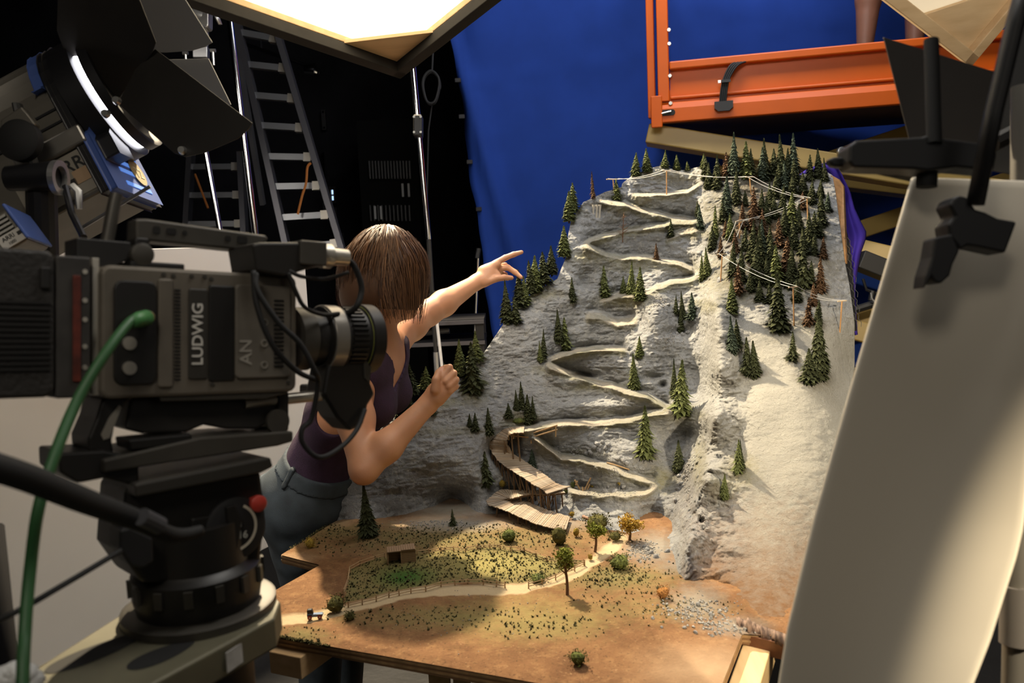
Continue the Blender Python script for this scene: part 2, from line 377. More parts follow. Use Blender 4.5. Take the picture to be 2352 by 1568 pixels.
def M(px, py, lift=0.0):
    """point on the mountain seen at that pixel"""
    return P(px, py, mdepth([px], [py])[0]) + np.array((0, 0, lift))
def arc(line, n):
    l = np.array(line, float); s = np.concatenate([[0], np.cumsum(np.hypot(*np.diff(l, axis=0).T))]); t = np.linspace(0, s[-1], n)
    return np.stack([np.interp(t, s, l[:, 0]), np.interp(t, s, l[:, 1])], 1)
BOT = [(768,1197),(830,1200),(900,1196),(1000,1178),(1045,1178),(1100,1188),(1130,1200),(1200,1210),(1300,1206),(1420,1245),(1480,1285),(1510,1298),(1545,1297),(1600,1372),(1650,1402),(1720,1440),(1810,1468)]
LEFT = [(768,1197),(785,1150),(800,1100),(850,1010),(905,957),(960,920),(1010,880),(1045,850),(1085,832),(1110,812),(1160,738),(1200,690),(1240,663),(1280,640),(1300,590),(1305,540),(1311,508),(1340,464),(1365,453),(1400,450),(1424,440),(1430,420)]
TOP = [(1430,420),(1450,405),(1490,388),(1510,382),(1525,381),(1545,388),(1575,391),(1600,384),(1615,383),(1632,400),(1660,418),(1700,408),(1760,405),(1830,402),(1870,396),(1893,392),(1912,402)]
RIGHT = [(1810,1468),(1858,1330),(1905,1150),(1945,950),(1963,840),(1963,740),(1952,660),(1941,602),(1927,500),(1919,440),(1912,402)]
NS, NT = 430, 520
def coons():
    s = np.linspace(0, 1, NS)[None, :, None]; t = np.linspace(0, 1, NT)[:, None, None]
    b, tp, l, r = arc(BOT, NS)[None], arc(TOP, NS)[None], arc(LEFT, NT)[:, None], arc(RIGHT, NT)[:, None]
    q = (1 - t) * b + t * tp + (1 - s) * l + s * r - ((1 - s) * (1 - t) * b[:, :1] + s * (1 - t) * b[:, -1:] + (1 - s) * t * tp[:, :1] + s * t * tp[:, -1:])
    return q.reshape(-1, 2)
uv = coons(); mx, my = uv[:, 0], uv[:, 1]
md = mdepth(mx, my)
mv = CAM + md[:, None] * (FW + ((mx - 1176) / FPX)[:, None] * RT - ((my - 784) / FPX)[:, None] * UP)
row = np.arange(NT * NS).reshape(NT, NS)
low = np.repeat((1 - sstep(0, .05, np.linspace(0, 1, NT)))[:, None], NS, 1).ravel()
mv[:, 2] = np.where(low > 0, mv[:, 2] * (1 - low) + np.minimum(mv[:, 2], ZT - .004) * low, mv[:, 2])
mf = [(row[j, i], row[j, i + 1], row[j + 1, i + 1], row[j + 1, i]) for j in range(NT - 1) for i in range(NS - 1)]
# the shell turns back at its rim so that it has a body: left, top and right border go away from the face and down
rim = np.concatenate([row[:, 0], row[-1, 1:], row[-2::-1, -1]])
rp = mv[rim]; prev = rim; ext = [mv]; base = len(mv); nr = len(rim)
side = np.concatenate([np.full(NT, -1.0), np.zeros(NS - 1), np.full(NT - 1, 1.0)])
for (dy, dz, dx) in ((.03, -.004, .0), (.10, -.03, .0), (.22, -.14, -.02), (.30, -.9, -.05)):
    q = rp + np.stack([side * dx + rp[:, 0] / rp[:, 1] * dy, np.full(nr, dy), np.full(nr, dz)], 1); q[:, 2] = np.maximum(q[:, 2], ZT - .004)
    ext.append(q); cur = base + np.arange(nr); base += nr
    mf += [(prev[k], prev[k + 1], cur[k + 1], cur[k]) for k in range(nr - 1)]; prev = cur
mall = np.vstack(ext)

diorama = thing('diorama_mountain', 'large grey rock model mountain with winding roads built on a plywood board', 'model mountain', (0, 2.0, ZT - .02))
def mix_stack(name, base, layers, rough=.9, bumps=(), basenoise=None):
    """base colour with layers (attribute name, colour, noise scale, hardness) put over it"""
    m = mat(name, base, rough, spec=.2); nt = m.node_tree; b = nt.nodes['Principled BSDF']; tc = nt.nodes.new('ShaderNodeTexCoord')
    def nz(scale, det=6):
        n = nt.nodes.new('ShaderNodeTexNoise'); n.inputs['Scale'].default_value = scale; n.inputs['Detail'].default_value = det; n.inputs['Roughness'].default_value = .65
        nt.links.new(tc.outputs['Object'], n.inputs['Vector']); return n.outputs['Fac']
    rgb = nt.nodes.new('ShaderNodeRGB'); rgb.outputs[0].default_value = (*base, 1); cur = rgb.outputs[0]
    if basenoise:
        for (sc, c2, lo, hi) in basenoise:
            mr = nt.nodes.new('ShaderNodeMapRange'); mr.inputs['From Min'].default_value = lo; mr.inputs['From Max'].default_value = hi
            nt.links.new(nz(sc), mr.inputs['Value']); mx_ = nt.nodes.new('ShaderNodeMix'); mx_.data_type = 'RGBA'
            nt.links.new(mr.outputs[0], mx_.inputs['Factor']); nt.links.new(cur, mx_.inputs['A']); mx_.inputs['B'].default_value = (*c2, 1); cur = mx_.outputs['Result']
    for (an, col, sc, hard) in layers:
        a = nt.nodes.new('ShaderNodeAttribute'); a.attribute_name = an
        ad = nt.nodes.new('ShaderNodeMath'); ad.operation = 'MULTIPLY_ADD'; nt.links.new(nz(sc), ad.inputs[0]); ad.inputs[1].default_value = hard; 
        sub = nt.nodes.new('ShaderNodeMath'); sub.operation = 'SUBTRACT'; nt.links.new(a.outputs['Fac'], sub.inputs[0]); sub.inputs[1].default_value = hard * .5
        nt.links.new(sub.outputs[0], ad.inputs[2]); ad.use_clamp = True
        # no paint where the mask is empty
        ml = nt.nodes.new('ShaderNodeMath'); ml.operation = 'MULTIPLY'; ml.use_clamp = True; nt.links.new(ad.outputs[0], ml.inputs[0])
        cl = nt.nodes.new('ShaderNodeMath'); cl.operation = 'MULTIPLY'; cl.use_clamp = True; nt.links.new(a.outputs['Fac'], cl.inputs[0]); cl.inputs[1].default_value = 5; nt.links.new(cl.outputs[0], ml.inputs[1])
        mx_ = nt.nodes.new('ShaderNodeMix'); mx_.data_type = 'RGBA'; nt.links.new(ml.outputs[0], mx_.inputs['Factor']); nt.links.new(cur, mx_.inputs['A']); mx_.inputs['B'].default_value = (*col, 1); cur = mx_.outputs['Result']
    nt.links.new(cur, b.inputs['Base Color']); prevn = None
    for (sc, st, dist) in bumps:
        bp = nt.nodes.new('ShaderNodeBump'); bp.inputs['Strength'].default_value = st; bp.inputs['Distance'].default_value = dist
        nt.links.new(nz(sc, 10), bp.inputs['Height'])
        if prevn: nt.links.new(prevn, bp.inputs['Normal'])
        prevn = bp.outputs['Normal']
    if prevn: nt.links.new(prevn, b.inputs['Normal'])
    return m
rock_m = mix_stack('painted_rock', (.36, .37, .38), [
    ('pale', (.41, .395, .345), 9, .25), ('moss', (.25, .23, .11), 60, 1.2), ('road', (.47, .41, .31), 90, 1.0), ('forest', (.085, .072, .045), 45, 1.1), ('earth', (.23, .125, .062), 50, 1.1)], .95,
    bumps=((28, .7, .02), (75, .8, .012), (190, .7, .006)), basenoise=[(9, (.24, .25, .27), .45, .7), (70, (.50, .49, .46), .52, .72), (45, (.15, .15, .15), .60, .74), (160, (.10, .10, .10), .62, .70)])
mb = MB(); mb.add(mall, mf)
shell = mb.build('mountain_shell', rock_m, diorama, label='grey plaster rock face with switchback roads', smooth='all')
ax = np.concatenate([mx] + [mx[rim]] * 4); ay = np.concatenate([my] + [my[rim]] * 4)
road = np.zeros(len(ax)); moss = np.zeros(len(ax))
for line, wr, a in ROADS:
    l = np.array(line, float); y = np.interp(ax, l[:, 0], l[:, 1]); fade = sstep(l[0, 0] - 6, l[0, 0] + 6, ax) * (1 - sstep(l[-1, 0] - 6, l[-1, 0] + 6, ax))
    dv = y - ay + 4.5 * fbm(np.stack([ax, ay * .3, ax * 0], 1), 1 / 38, 2, 31)
    road = np.maximum(road, fade * (1 - sstep(wr * .4, wr * 1.1, np.abs(dv))) * np.clip(.42 + 1.1 * fbm(mall, 14, 3, 12), 0, .8))
    moss = np.maximum(moss, fade * .55 * sstep(-22, -8, dv) * (1 - sstep(0, 14, dv)))
for (cx, cy, rx, ry, a) in ((1440, 475, 60, 14, .6), (1590, 535, 40, 14, .8), (1345, 590, 40, 14, .6), (1470, 610, 90, 16, .5), (1440, 690, 60, 18, .8), (1260, 850, 50, 14, .4), (1370, 888, 70, 10, .8), (1200, 965, 40, 16, .9), (1090, 900, 30, 26, .7),
                            (1240, 675, 50, 14, .6), (1570, 950, 40, 20, .8), (1390, 950, 60, 8, .4), (1330, 1040, 60, 10, .5), (1520, 1100, 30, 30, .8), (1690, 640, 120, 60, .5), (1700, 480, 90, 90, .5), (1820, 560, 90, 150, .4), (1605, 1060, 18, 60, .5), (1700, 1080, 40, 40, .6),
                            (1000, 925, 60, 12, .7), (1540, 400, 90, 22, .4), (1310, 480, 40, 14, .3), (1620, 700, 40, 20, .5), (1640, 1360, 50, 40, .5), (1040, 990, 80, 12, .4), (1250, 1025, 20, 26, .6), (1660, 1120, 40, 30, .5)):
    moss = np.maximum(moss, a * np.exp(-(((ax - cx) / rx) ** 2 + ((ay - cy) / ry) ** 2)))
attr(shell, 'road', road); attr(shell, 'moss', moss * (1 - road))
attr(shell, 'pale', .85 * sstep(1650, 1760, ax) * sstep(680, 780, ay) + .35 * sstep(1590, 1660, ax) * (1 - sstep(1650, 1760, ax)) * sstep(640, 740, ay) + .15)
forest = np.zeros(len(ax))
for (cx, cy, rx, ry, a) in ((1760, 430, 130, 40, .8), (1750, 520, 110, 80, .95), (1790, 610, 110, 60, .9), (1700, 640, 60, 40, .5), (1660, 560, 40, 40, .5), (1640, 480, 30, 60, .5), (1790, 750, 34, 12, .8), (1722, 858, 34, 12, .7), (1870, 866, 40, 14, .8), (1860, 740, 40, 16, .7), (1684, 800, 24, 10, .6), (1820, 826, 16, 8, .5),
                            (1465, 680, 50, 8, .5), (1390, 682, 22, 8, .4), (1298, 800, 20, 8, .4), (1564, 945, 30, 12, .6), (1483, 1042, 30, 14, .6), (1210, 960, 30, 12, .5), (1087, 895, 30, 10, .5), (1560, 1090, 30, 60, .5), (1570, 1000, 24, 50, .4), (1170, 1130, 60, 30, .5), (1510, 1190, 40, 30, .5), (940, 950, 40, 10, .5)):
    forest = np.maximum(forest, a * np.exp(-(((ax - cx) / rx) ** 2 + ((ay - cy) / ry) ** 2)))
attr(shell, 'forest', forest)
attr(shell, 'earth', .95 * np.exp(-np.maximum(mall[:, 2] - ZT, 0) / .06) * sstep(1535, 1640, ax) + .55 * np.exp(-(((ax - 1740) / 60) ** 2 + ((ay - 560) / 110) ** 2)) * (fbm(mall, 30, 2, 8) > .1))

# ------------------------------------------------------------------ the board and its ground
BOARD = [T(645, 1274)[:2], T(735, 1297)[:2], T(556, 1398)[:2], T(612, 1458)[:2], (.28, 1.238), T(1705, 1455)[:2], (.57, 1.45), (.86, 2.2), (.92, 3.3), (-.1, 3.3), (-.42, 2.7), T(772, 1194)[:2]]
ply = wood('plywood_face', (.50, .33, .17), (.36, .21, .10), 70, 0); ply_edge = mat('plywood_edge', (.42, .26, .12), .7, noise=(60, .4)); ply_dark = mat('plywood_dark_ply', (.20, .11, .05), .7)
n_ = len(BOARD)
for k, (z0, z1, m_) in enumerate(((ZT - .003, ZT - .0075, ply_edge), (ZT - .0075, ZT - .012, ply_dark), (ZT - .012, ZT - .0165, ply_edge), (ZT - .0165, ZT - .021, ply_dark))):
    mb = MB(); ins = 0 if k % 2 == 0 else .0012; c0 = np.mean(BOARD, 0)
    pts = [np.array((*(np.array(b) + (c0 - b) / np.linalg.norm(c0 - b) * ins), z0)) for b in BOARD]
    mb.plate(pts[::-1], z0 - z1, (0, 0, -1)); mb.build('board_ply', m_, diorama)
def inside(x, y, poly):
    r = np.zeros(len(x), bool); p = np.array(poly)
    for a, b in zip(p, np.roll(p, -1, 0)):
        r ^= ((a[1] > y) != (b[1] > y)) & (x < (b[0] - a[0]) * (y - a[1]) / (b[1] - a[1] + 1e-12) + a[0])
    return r
def ground():
    h = .0045; xs = np.arange(-.70, .62, h); ys = np.arange(1.22, 2.52, h); X, Y = np.meshgrid(xs, ys); x, y = X.ravel(), Y.ravel()
    ins = inside(x, y, BOARD).reshape(X.shape); quad = ins[:-1, :-1] | ins[1:, :-1] | ins[1:, 1:] | ins[:-1, 1:]
    poly = np.array(BOARD); best = np.full(len(x), 9.0); bx, by = x.copy(), y.copy()
    for a, b in zip(poly, np.roll(poly, -1, 0)):
        d = b - a; t = np.clip(((x - a[0]) * d[0] + (y - a[1]) * d[1]) / (d @ d), 0, 1); qx, qy = a[0] + t * d[0], a[1] + t * d[1]; dd = np.hypot(x - qx, y - qy)
        u = dd < best; best[u] = dd[u]; bx[u] = qx[u]; by[u] = qy[u]
    out = ~ins.ravel(); x = np.where(out, bx, x); y = np.where(out, by, y)
    px, py, _ = proj(np.stack([x, y, np.full(len(x), ZT)], 1))
    edge = np.where(out, 0, np.clip(best / .02, 0, 1))
    PATH = [(560,1440),(640,1427),(722,1417),(800,1402),(900,1374),(1000,1357),(1100,1357),(1200,1353),(1260,1341),(1320,1318),(1370,1285),(1400,1262),(1430,1240)]
    sd = seg_dist(px, py * 1.0, PATH); nzv = fbm(np.stack([x, y, x * 0], 1), 40, 3, 6); path = (1 - sstep(8, 15, sd + 4 * nzv))
    z = ZT + edge * (.003 * fbm(np.stack([x, y, x * 0], 1), 9, 3, 3) + .0012 * nzv + .003) - .002 * path
    def el(cx, cy, rx, ry): return np.exp(-(((px - cx) / rx) ** 2 + ((py - cy) / ry) ** 2))
    pad = inside(px, py, [(790,1388),(805,1310),(860,1284),(960,1268),(1150,1254),(1250,1280),(1340,1290),(1300,1320),(1200,1348),(1050,1340),(900,1366)]).astype(float)
    grass = np.maximum.reduce([.8 * pad, .7 * el(1050, 1240, 330, 40), .85 * el(1420, 1330, 130, 32), .65 * el(690, 1465, 70, 22), .55 * el(1000, 1420, 240, 26), .5 * el(1250, 1440, 150, 30), .6 * el(800, 1225, 120, 22), .35 * el(1500, 1400, 200, 40)])
    green = .9 * el(930, 1328, 62, 22); yellow = np.maximum.reduce([.8 * el(1130, 1300, 130, 26) * pad, .4 * el(1200, 1420, 200, 60)])
    pale = np.maximum.reduce([.8 * el(1640, 1540, 150, 55), .7 * el(660, 1282, 60, 10), .8 * el(1010, 1200, 55, 18), .7 * el(1400, 1262, 40, 16), .6 * el(770, 1200, 40, 14)])
    grey = np.maximum.reduce([.9 * el(1050, 1205, 120, 16), .8 * el(1480, 1265, 50, 26), .75 * el(1600, 1385, 60, 40), .7 * el(1690, 1440, 70, 22), .6 * el(1545, 1300, 40, 20), .9 * el(1505, 1262, 60, 36), .9 * el(1040, 1172, 120, 20), .6 * el(1300, 1205, 90, 14)])
    f = [(a, b, c, d) for a, b, c, d in zip(*(v[quad] for v in (np.arange(X.size).reshape(X.shape)[:-1, :-1], np.arange(X.size).reshape(X.shape)[:-1, 1:], np.arange(X.size).reshape(X.shape)[1:, 1:], np.arange(X.size).reshape(X.shape)[1:, :-1])))]
    used = np.unique(np.array(f)); re = np.full(X.size, -1); re[used] = np.arange(len(used))
    gm = mix_stack('model_ground', (.215, .110, .050), [('pale', (.42, .29, .18), 20, .5), ('grass', (.16, .145, .055), 45, 1.2), ('yellow', (.30, .26, .09), 60, .8), ('green', (.022, .095, .012), 40, .5), ('grey', (.25, .235, .20), 60, .8), ('path', (.46, .36, .22), 90, .4)], .95,
                   bumps=((220, .5, .004), (60, .3, .006)), basenoise=[(8, (.13, .062, .028), .42, .68), (40, (.28, .155, .07), .5, .75), (180, (.07, .04, .02), .56, .70), (130, (.36, .22, .11), .60, .74)])
    mb = MB(); mb.add(np.stack([x, y, z], 1)[used], re[np.array(f)]); o = mb.build('ground_cover', gm, diorama, label='brown and olive scatter ground with a pale dirt road', smooth='all')
    for nm, a in (('pale', pale), ('grass', grass * (1 - path)), ('yellow', yellow * (1 - path)), ('green', green), ('grey', grey), ('path', path)): attr(o, nm, np.clip(a, 0, 1)[used])
    return x, y, z, px, py, grass * (1 - path), path
gx, gy, gz, gpx, gpy, ggrass, gpath = ground()
# ================================================================== model trees
ORD = ['', 'first', 'second', 'third', 'fourth', 'fifth', 'sixth', 'seventh', 'eighth', 'ninth', 'tenth', 'eleventh', 'twelfth', 'thirteenth', 'fourteenth', 'fifteenth', 'sixteenth', 'seventeenth', 'eighteenth', 'nineteenth', 'twentieth']
def nat_mat(name, c1, c2, rough=.9):
    m = mat(name, c1, rough, noise=(90, .5, c2), spec=.15); return m
needles = {'g': nat_mat('needles_olive_lit', (.17, .185, .065), (.060, .080, .030)), 'd': nat_mat('needles_dark_shaded', (.085, .092, .040), (.022, .029, .015)),
           'u': nat_mat('needles_blue_green', (.090, .115, .075), (.030, .045, .033)), 'b': nat_mat('needles_brown', (.15, .085, .045), (.055, .032, .018))}  # olive and dark greens also put lit and shaded foliage into the colour
bark = mat('model_bark', (.07, .04, .025), .9)
WORDS = {'g': 'olive green', 'd': 'dark green', 'u': 'blue green', 'b': 'brown'}
def spruce_mesh(seed, tiers=34, per=17, ragged=.25, power=.9):
    r = np.random.default_rng(seed); v = []; f = []
    for i in range(tiers):
        t = i / (tiers - 1); h = .03 + .95 * t; rad = .5 * (1 - t) ** power * (1 if t > .08 else .8) + .012
        for k in range(per):
            a = 2 * pi * (k + r.random()) / per; q = rad * (1 + ragged * r.normal()); z = h + .02 * r.normal(); dz = -.05 - .05 * r.random() + .03 * t
            wd = .055 + .10 * rad; c, s_ = cos(a), sin(a); n = len(v)
            v += [(q * .12 * c, q * .12 * s_, z + .03), (q * .62 * c - wd * s_, q * .62 * s_ + wd * c, z + dz * .3), (q * c, q * s_, z + dz), (q * .62 * c + wd * s_, q * .62 * s_ - wd * c, z + dz * .3)]
            f += [(n, n + 1, n + 2, n + 3)]
    n = len(v)
    for j, (h, q) in enumerate(((.04, .30), (.5, .17), (.98, .01))):
        for k in range(7): v.append((q * cos(2 * pi * k / 7), q * sin(2 * pi * k / 7), h))
    f += [(n + j * 7 + k, n + j * 7 + (k + 1) % 7, n + j * 7 + 7 + (k + 1) % 7, n + j * 7 + 7 + k) for j in range(2) for k in range(7)]
    return v, f
PROTO = []
for sd, tr, pr, rg, pw in ((1, 40, 18, .16, .92), (2, 34, 15, .28, .85), (3, 42, 18, .2, 1.05), (4, 28, 13, .35, .9)):
    v, f = spruce_mesh(sd, tr, pr, rg, pw); me = bpy.data.meshes.new('spruce'); me.from_pydata(v, [], f); me.materials.append(needles['d']); PROTO.append(me)
tr_mb = MB(); tr_mb.tube([(0, 0, -.10), (0, 0, .12), (0, 0, .5)], [.05, .04, .02], 6)
trunk_me = bpy.data.meshes.new('trunk'); trunk_me.from_pydata(np.vstack(tr_mb.v).tolist(), [], tr_mb.f); trunk_me.materials.append(bark)
def spruce(p, h, wd, col, label, group=None):
    o = bpy.data.objects.new('spruce_tree', PROTO[RNG.integers(4)] if col != 'b' else PROTO[3]); COL.objects.link(o)
    o.location = tuple(p); o.scale = (wd, wd, h); o.rotation_euler = (RNG.normal() * .03, RNG.normal() * .03, RNG.uniform(0, 6))
    o.material_slots[0].link = 'OBJECT'; o.material_slots[0].material = needles[col]
    WLOC[o.name] = np.array(p); tag(o, label, 'tree', group)
    t = bpy.data.objects.new('trunk', trunk_me); COL.objects.link(t); t.parent = o
    return o
# (pixel x, top, base, colour[, width in pixels])
ZONES = {
 'the bare summit crest against the blue cloth': [(1460,352,402,'g'),(1486,342,392,'g'),(1527,346,384,'g'),(1555,356,389,'g'),(1579,371,391,'g'),(1616,354,386,'g')],
 'the upper left shoulder by the rock arches': [(1317,421,484,'g',28),(1307,440,504,'g'),(1416,410,458,'g',22),(1296,519,585,'g'),(1362,394,453,'b',11)],
 'the middle left ridge below the pointing hand': [(1267,565,627,'d'),(1250,578,650,'d'),(1229,588,665,'g'),(1219,598,671,'d',26),(1196,622,700,'d'),(1205,636,696,'g'),(1165,647,736,'d',32),(1186,683,741,'d')],
 'the lower left ridge behind the raised hand': [(1057,779,857,'g',30),(1060,812,862,'d'),(1094,762,826,'g',32),(1087,786,897,'d',46),(945,836,902,'d',30),(979,842,890,'g',28),(1022,833,850,'d'),(924,902,957,'d',30),(942,905,948,'d',24),(990,928,952,'d',22)],
 'the upper switchback roads': [(1541,504,542,'d',16),(1508,558,596,'b',13),(1389,610,682,'g',26),(1432,634,672,'g',16),(1449,601,674,'g',22),(1469,614,686,'g',30),(1315,638,692,'d',18),(1612,586,644,'g',16),(1625,570,634,'g',22),(1603,461,494,'d',13),(1609,471,524,'u',18)],
 'the rubble beside the pale outcrop': [(1553,679,719,'d',13),(1568,669,728,'d',16),(1590,673,732,'u',25),(1563,706,761,'d',17)],
 'the middle switchback roads': [(1284,711,783,'d',22),(1298,728,802,'g',28),(1248,758,820,'d',18),(1242,783,828,'g',14),(1469,772,818,'g',20),(1457,813,892,'g',26),(1549,826,908,'d',20),(1564,827,946,'g',42),(1483,932,1045,'g',40),(1560,1010,1078,'d',28)],
 'the rock knoll above the boardwalk bend': [(1199,877,938,'d',18),(1187,895,941,'d',15),(1213,905,970,'d',26),(1225,910,960,'d',14),(1169,925,958,'d',18),(1124,937,996,'d',22),(1092,948,988,'d',18),(1079,949,979,'d',13)],
 'the shaded gully under the boardwalk': [(1224,1031,1073,'u',20),(1118,1034,1112,'d',30)],
 'the pale right-hand rock face': [(1682,640,716,'g',28),(1790,629,757,'d',46),(1682,728,807,'u',27),(1694,734,795,'d',24),(1718,774,860,'d',30),(1734,782,862,'d',30),(1821,761,826,'d',24),(1882,715,860,'d',46),(1860,800,874,'d',38),(1695,1008,1084,'g',22),(1702,1010,1076,'d',18),(1664,1086,1142,'g',20),(1857,682,745,'b',24),(1878,690,742,'d',22),(1885,590,668,'b',26)],
}
FOREST = [(1622,360,410,'d'),(1627,374,432,'d',22),(1648,359,432,'d',24),(1667,350,404,'b',22),(1686,310,402,'u',30),(1691,387,465,'d',24),(1669,405,492,'u',30),(1714,328,406,'g',32),(1726,343,404,'d',20),(1731,376,410,'b',16),
 (1757,322,408,'d',28),(1751,340,412,'u',26),(1778,343,402,'d',26),(1796,314,404,'d',28),(1808,343,407,'d',22),(1823,310,408,'u',30),(1824,366,424,'d',24),(1790,375,428,'d',24),(1781,402,452,'d',22),(1804,372,436,'u',22),
 (1860,357,412,'d',22),(1881,343,407,'d',24),(1895,365,415,'d',18),(1845,397,447,'d',26),(1821,403,452,'d',28),(1863,412,467,'d',24),(1884,412,452,'d',20),(1769,420,472,'d',22),(1733,430,497,'b',24),(1749,435,494,'d',22),
 (1797,425,482,'d',20),(1818,444,522,'g',34),(1887,438,517,'d',26),(1901,442,484,'u',18),(1843,440,480,'b',18),(1705,466,522,'b',20),(1643,473,550,'g',20),(1679,491,547,'g',24),(1727,472,530,'b',22),(1753,478,545,'b',24),
 (1636,520,572,'d',24),(1666,505,542,'b',14),(1727,509,597,'d',28),(1748,505,592,'u',30),(1745,520,612,'d',32),(1768,520,584,'d',24),(1790,500,566,'b',26),(1824,498,568,'d',28),(1860,489,562,'d',26),(1870,486,542,'d',24),(1882,502,542,'d',22),
 (1806,545,627,'b',34),(1870,538,584,'d',20),(1890,545,592,'b',22),(1682,555,632,'d',24),(1702,570,647,'d',26),(1735,546,650,'d',34),(1785,563,650,'g',32),(1818,560,642,'d',28),(1846,558,662,'d',38),(1762,590,655,'d',24),(1696,606,674,'b',26),
 (1768,652,694,'d',24),(1660,462,508,'d',20),(1712,438,470,'d',16),(1778,450,500,'d',24),(1835,470,530,'d',24),(1846,520,585,'d',26),(1710,520,575,'d',22),(1690,530,580,'b',20),(1770,545,615,'d',26),(1812,600,662,'d',26),(1862,600,655,'d',24),(1830,640,690,'d',24),(1870,650,700,'b',22),(1724,620,668,'d',22),(1745,640,690,'d',22),(1655,545,590,'b',18),(1800,470,540,'d',26),(1760,450,512,'d',22)]
def plant_zone(trees, phrase, group, many):
    trees = sorted(trees, key=lambda t: t[0]); cnt = {}
    for t in trees: cnt[t[3]] = cnt.get(t[3], 0) + 1
    seen = {}
    for t in trees:
        x, yt, yb, c = t[:4]; wpx = t[4] if len(t) > 4 else (yb - yt) * .42 + 3
        seen[c] = seen.get(c, 0) + 1
        which = 'only' if cnt[c] == 1 else ORD[seen[c]]
        lab = ('the only %s spruce %s' % (WORDS[c], phrase)) if which == 'only' else ('%s %s spruce from the left %s' % (which, WORDS[c], phrase))
        p = M(x, yb); d = np.dot(p - CAM, FW); h = (yb - yt) * mpp(d) * 1.03
        spruce(p - np.array((0, 0, .03 * h)), h, wpx * mpp(d) * 1.34, c, lab, group)
for zn, tl in ZONES.items(): plant_zone(tl, 'on ' + zn if not zn.startswith('the rubble') else 'in ' + zn, 'spruces on ' + zn, False)
FOREST.sort(key=lambda t: t[2]); nrow = 6; per = -(-len(FOREST) // nrow)
ROWN = ['top', 'second', 'third', 'fourth', 'fifth', 'lowest']
for k in range(nrow): plant_zone(FOREST[k * per:(k + 1) * per], 'in the %s row of the dense forest' % ROWN[k], 'dense forest on the upper right slope', True)
# two lone trees at the foot of the left cliff
for (x, yt, yb, wpx, lab) in ((847, 1112, 1232, 50, 'large dark model spruce on the ground below the left cliff'), (1041, 1169, 1207, 16, 'tiny dark model spruce at the mouth of the cave')):
    p = T(x, yb, ZT + .002); d = np.dot(p - CAM, FW); spruce(p, (yb - yt) * mpp(d) * 1.05, wpx * mpp(d) * 1.1, 'd', lab)
# bare brown saplings on the upper road
def sapling(x, yb, yt, name, label):
    p = M(x, yb); h = (yb - yt) * mpp(np.dot(p - CAM, FW)); mb = MB(); r = np.random.default_rng(int(x))
    mb.tube([p - (0, 0, .01), p + (0.003, 0, h * .5), p + (.008, 0, h)], [.0018, .0013, .0006], 5)
    root = mb.build(name, mat('twig_brown', (.16, .075, .035), .9), label=label, cat='tree')
    br = MB()
    for k in range(26):
        a = r.uniform(0, 6.28); z = r.uniform(.05, .95) * h; l = .022 * (1.15 - z / h); q = p + np.array((.008 * z / h, 0, z)); br.tube([q, q + np.array((cos(a) * l, sin(a) * l, l * .5))], [.0009, .0004], 4)
    br.build('twigs', MATS['twig_brown'], root)
sapling(1430, 550, 488, 'bare_sapling', 'bare brown sapling with thin twigs beside the upper switchback road')

# ------------------------------------------------------------------ leafy bushes and small broad-leaved trees
leafm = {'olive': nat_mat('leaf_olive', (.12, .11, .03), (.04, .04, .015)), 'yellow': nat_mat('leaf_yellow', (.42, .30, .05), (.20, .14, .03)), 'lime': nat_mat('leaf_lime', (.30, .33, .05), (.14, .15, .03)),
         'orange': nat_mat('leaf_orange', (.40, .19, .05), (.18, .08, .03)), 'moss': nat_mat('leaf_moss', (.14, .16, .04), (.05, .06, .02)), 'gold': nat_mat('leaf_gold', (.55, .34, .06), (.3, .2, .03))}
def leaf_cloud(mb, c, size, n, leaf, seed, shell=.55):
    r = np.random.default_rng(seed)
    for k in range(n):
        q = r.normal(size=3); q /= np.linalg.norm(q); lump = 1 + .22 * sin(q[0] * 7 + seed) + .18 * sin(q[2] * 9 + q[1] * 6)
        p = np.array(c) + q * np.array(size) * lump * (shell + (1 - shell) * r.random()); a = r.normal(size=3); a /= np.linalg.norm(a); b = np.cross(a, r.normal(size=3)); b /= np.linalg.norm(b)
        s = leaf * r.uniform(.6, 1.3); n0 = p - a * s; mb.add([n0, p + b * s * .55, p + a * s, p - b * s * .55], [(0, 1, 2, 3)])
def bush(x, yb, w_, h_, m, label, cat='bush', name='bush', on='t', n=420):
    p = T(x, yb, ZT + .003) if on == 't' else M(x, yb); s = mpp(np.dot(p - CAM, FW)); rx, rz = w_ * s / 2, h_ * s / 2
    mb = MB(); mb.blob(p + np.array((0, 0, rz * .8)), (rx * .72, rx * .72, rz * .8), int(x), .15, 2); leaf_cloud(mb, p + np.array((0, 0, rz * .95)), (rx, rx, rz), n, max(.0016, .085 * rx), int(x))
    root = mb.build(name, m, label=label, cat=cat)
    st = MB(); r = np.random.default_rng(int(x))
    for k in range(5): a = r.uniform(0, 6.28); st.tube([p, p + np.array((cos(a) * rx * .4, sin(a) * rx * .4, rz))], [.0012, .0008], 4)
    st.build('stems', bark, root)
bush(773, 1402, 54, 42, leafm['olive'], 'round dark olive bush at the lower left end of the paddock fence')
bush(804, 1424, 30, 24, leafm['olive'], 'small dark bush on the near side of the road by the toy car')
bush(713, 1257, 30, 26, leafm['yellow'], 'yellowish dry bush on the far left corner of the board')
bush(1170, 1245, 42, 34, leafm['moss'], 'yellow green bush under the lower boardwalk')
bush(1284, 1250, 42, 48, leafm['olive'], 'tall brown olive bush at the foot of the lower boardwalk')
bush(1372, 1212, 66, 36, leafm['olive'], 'wide dark olive shrub beside the log behind the lime tree')
bush(1424, 1306, 58, 40, leafm['moss'], 'soft olive green bush on the bank right of the road')
bush(1524, 1372, 40, 30, leafm['orange'], 'rusty orange dry shrub below the right ridge', n=300)
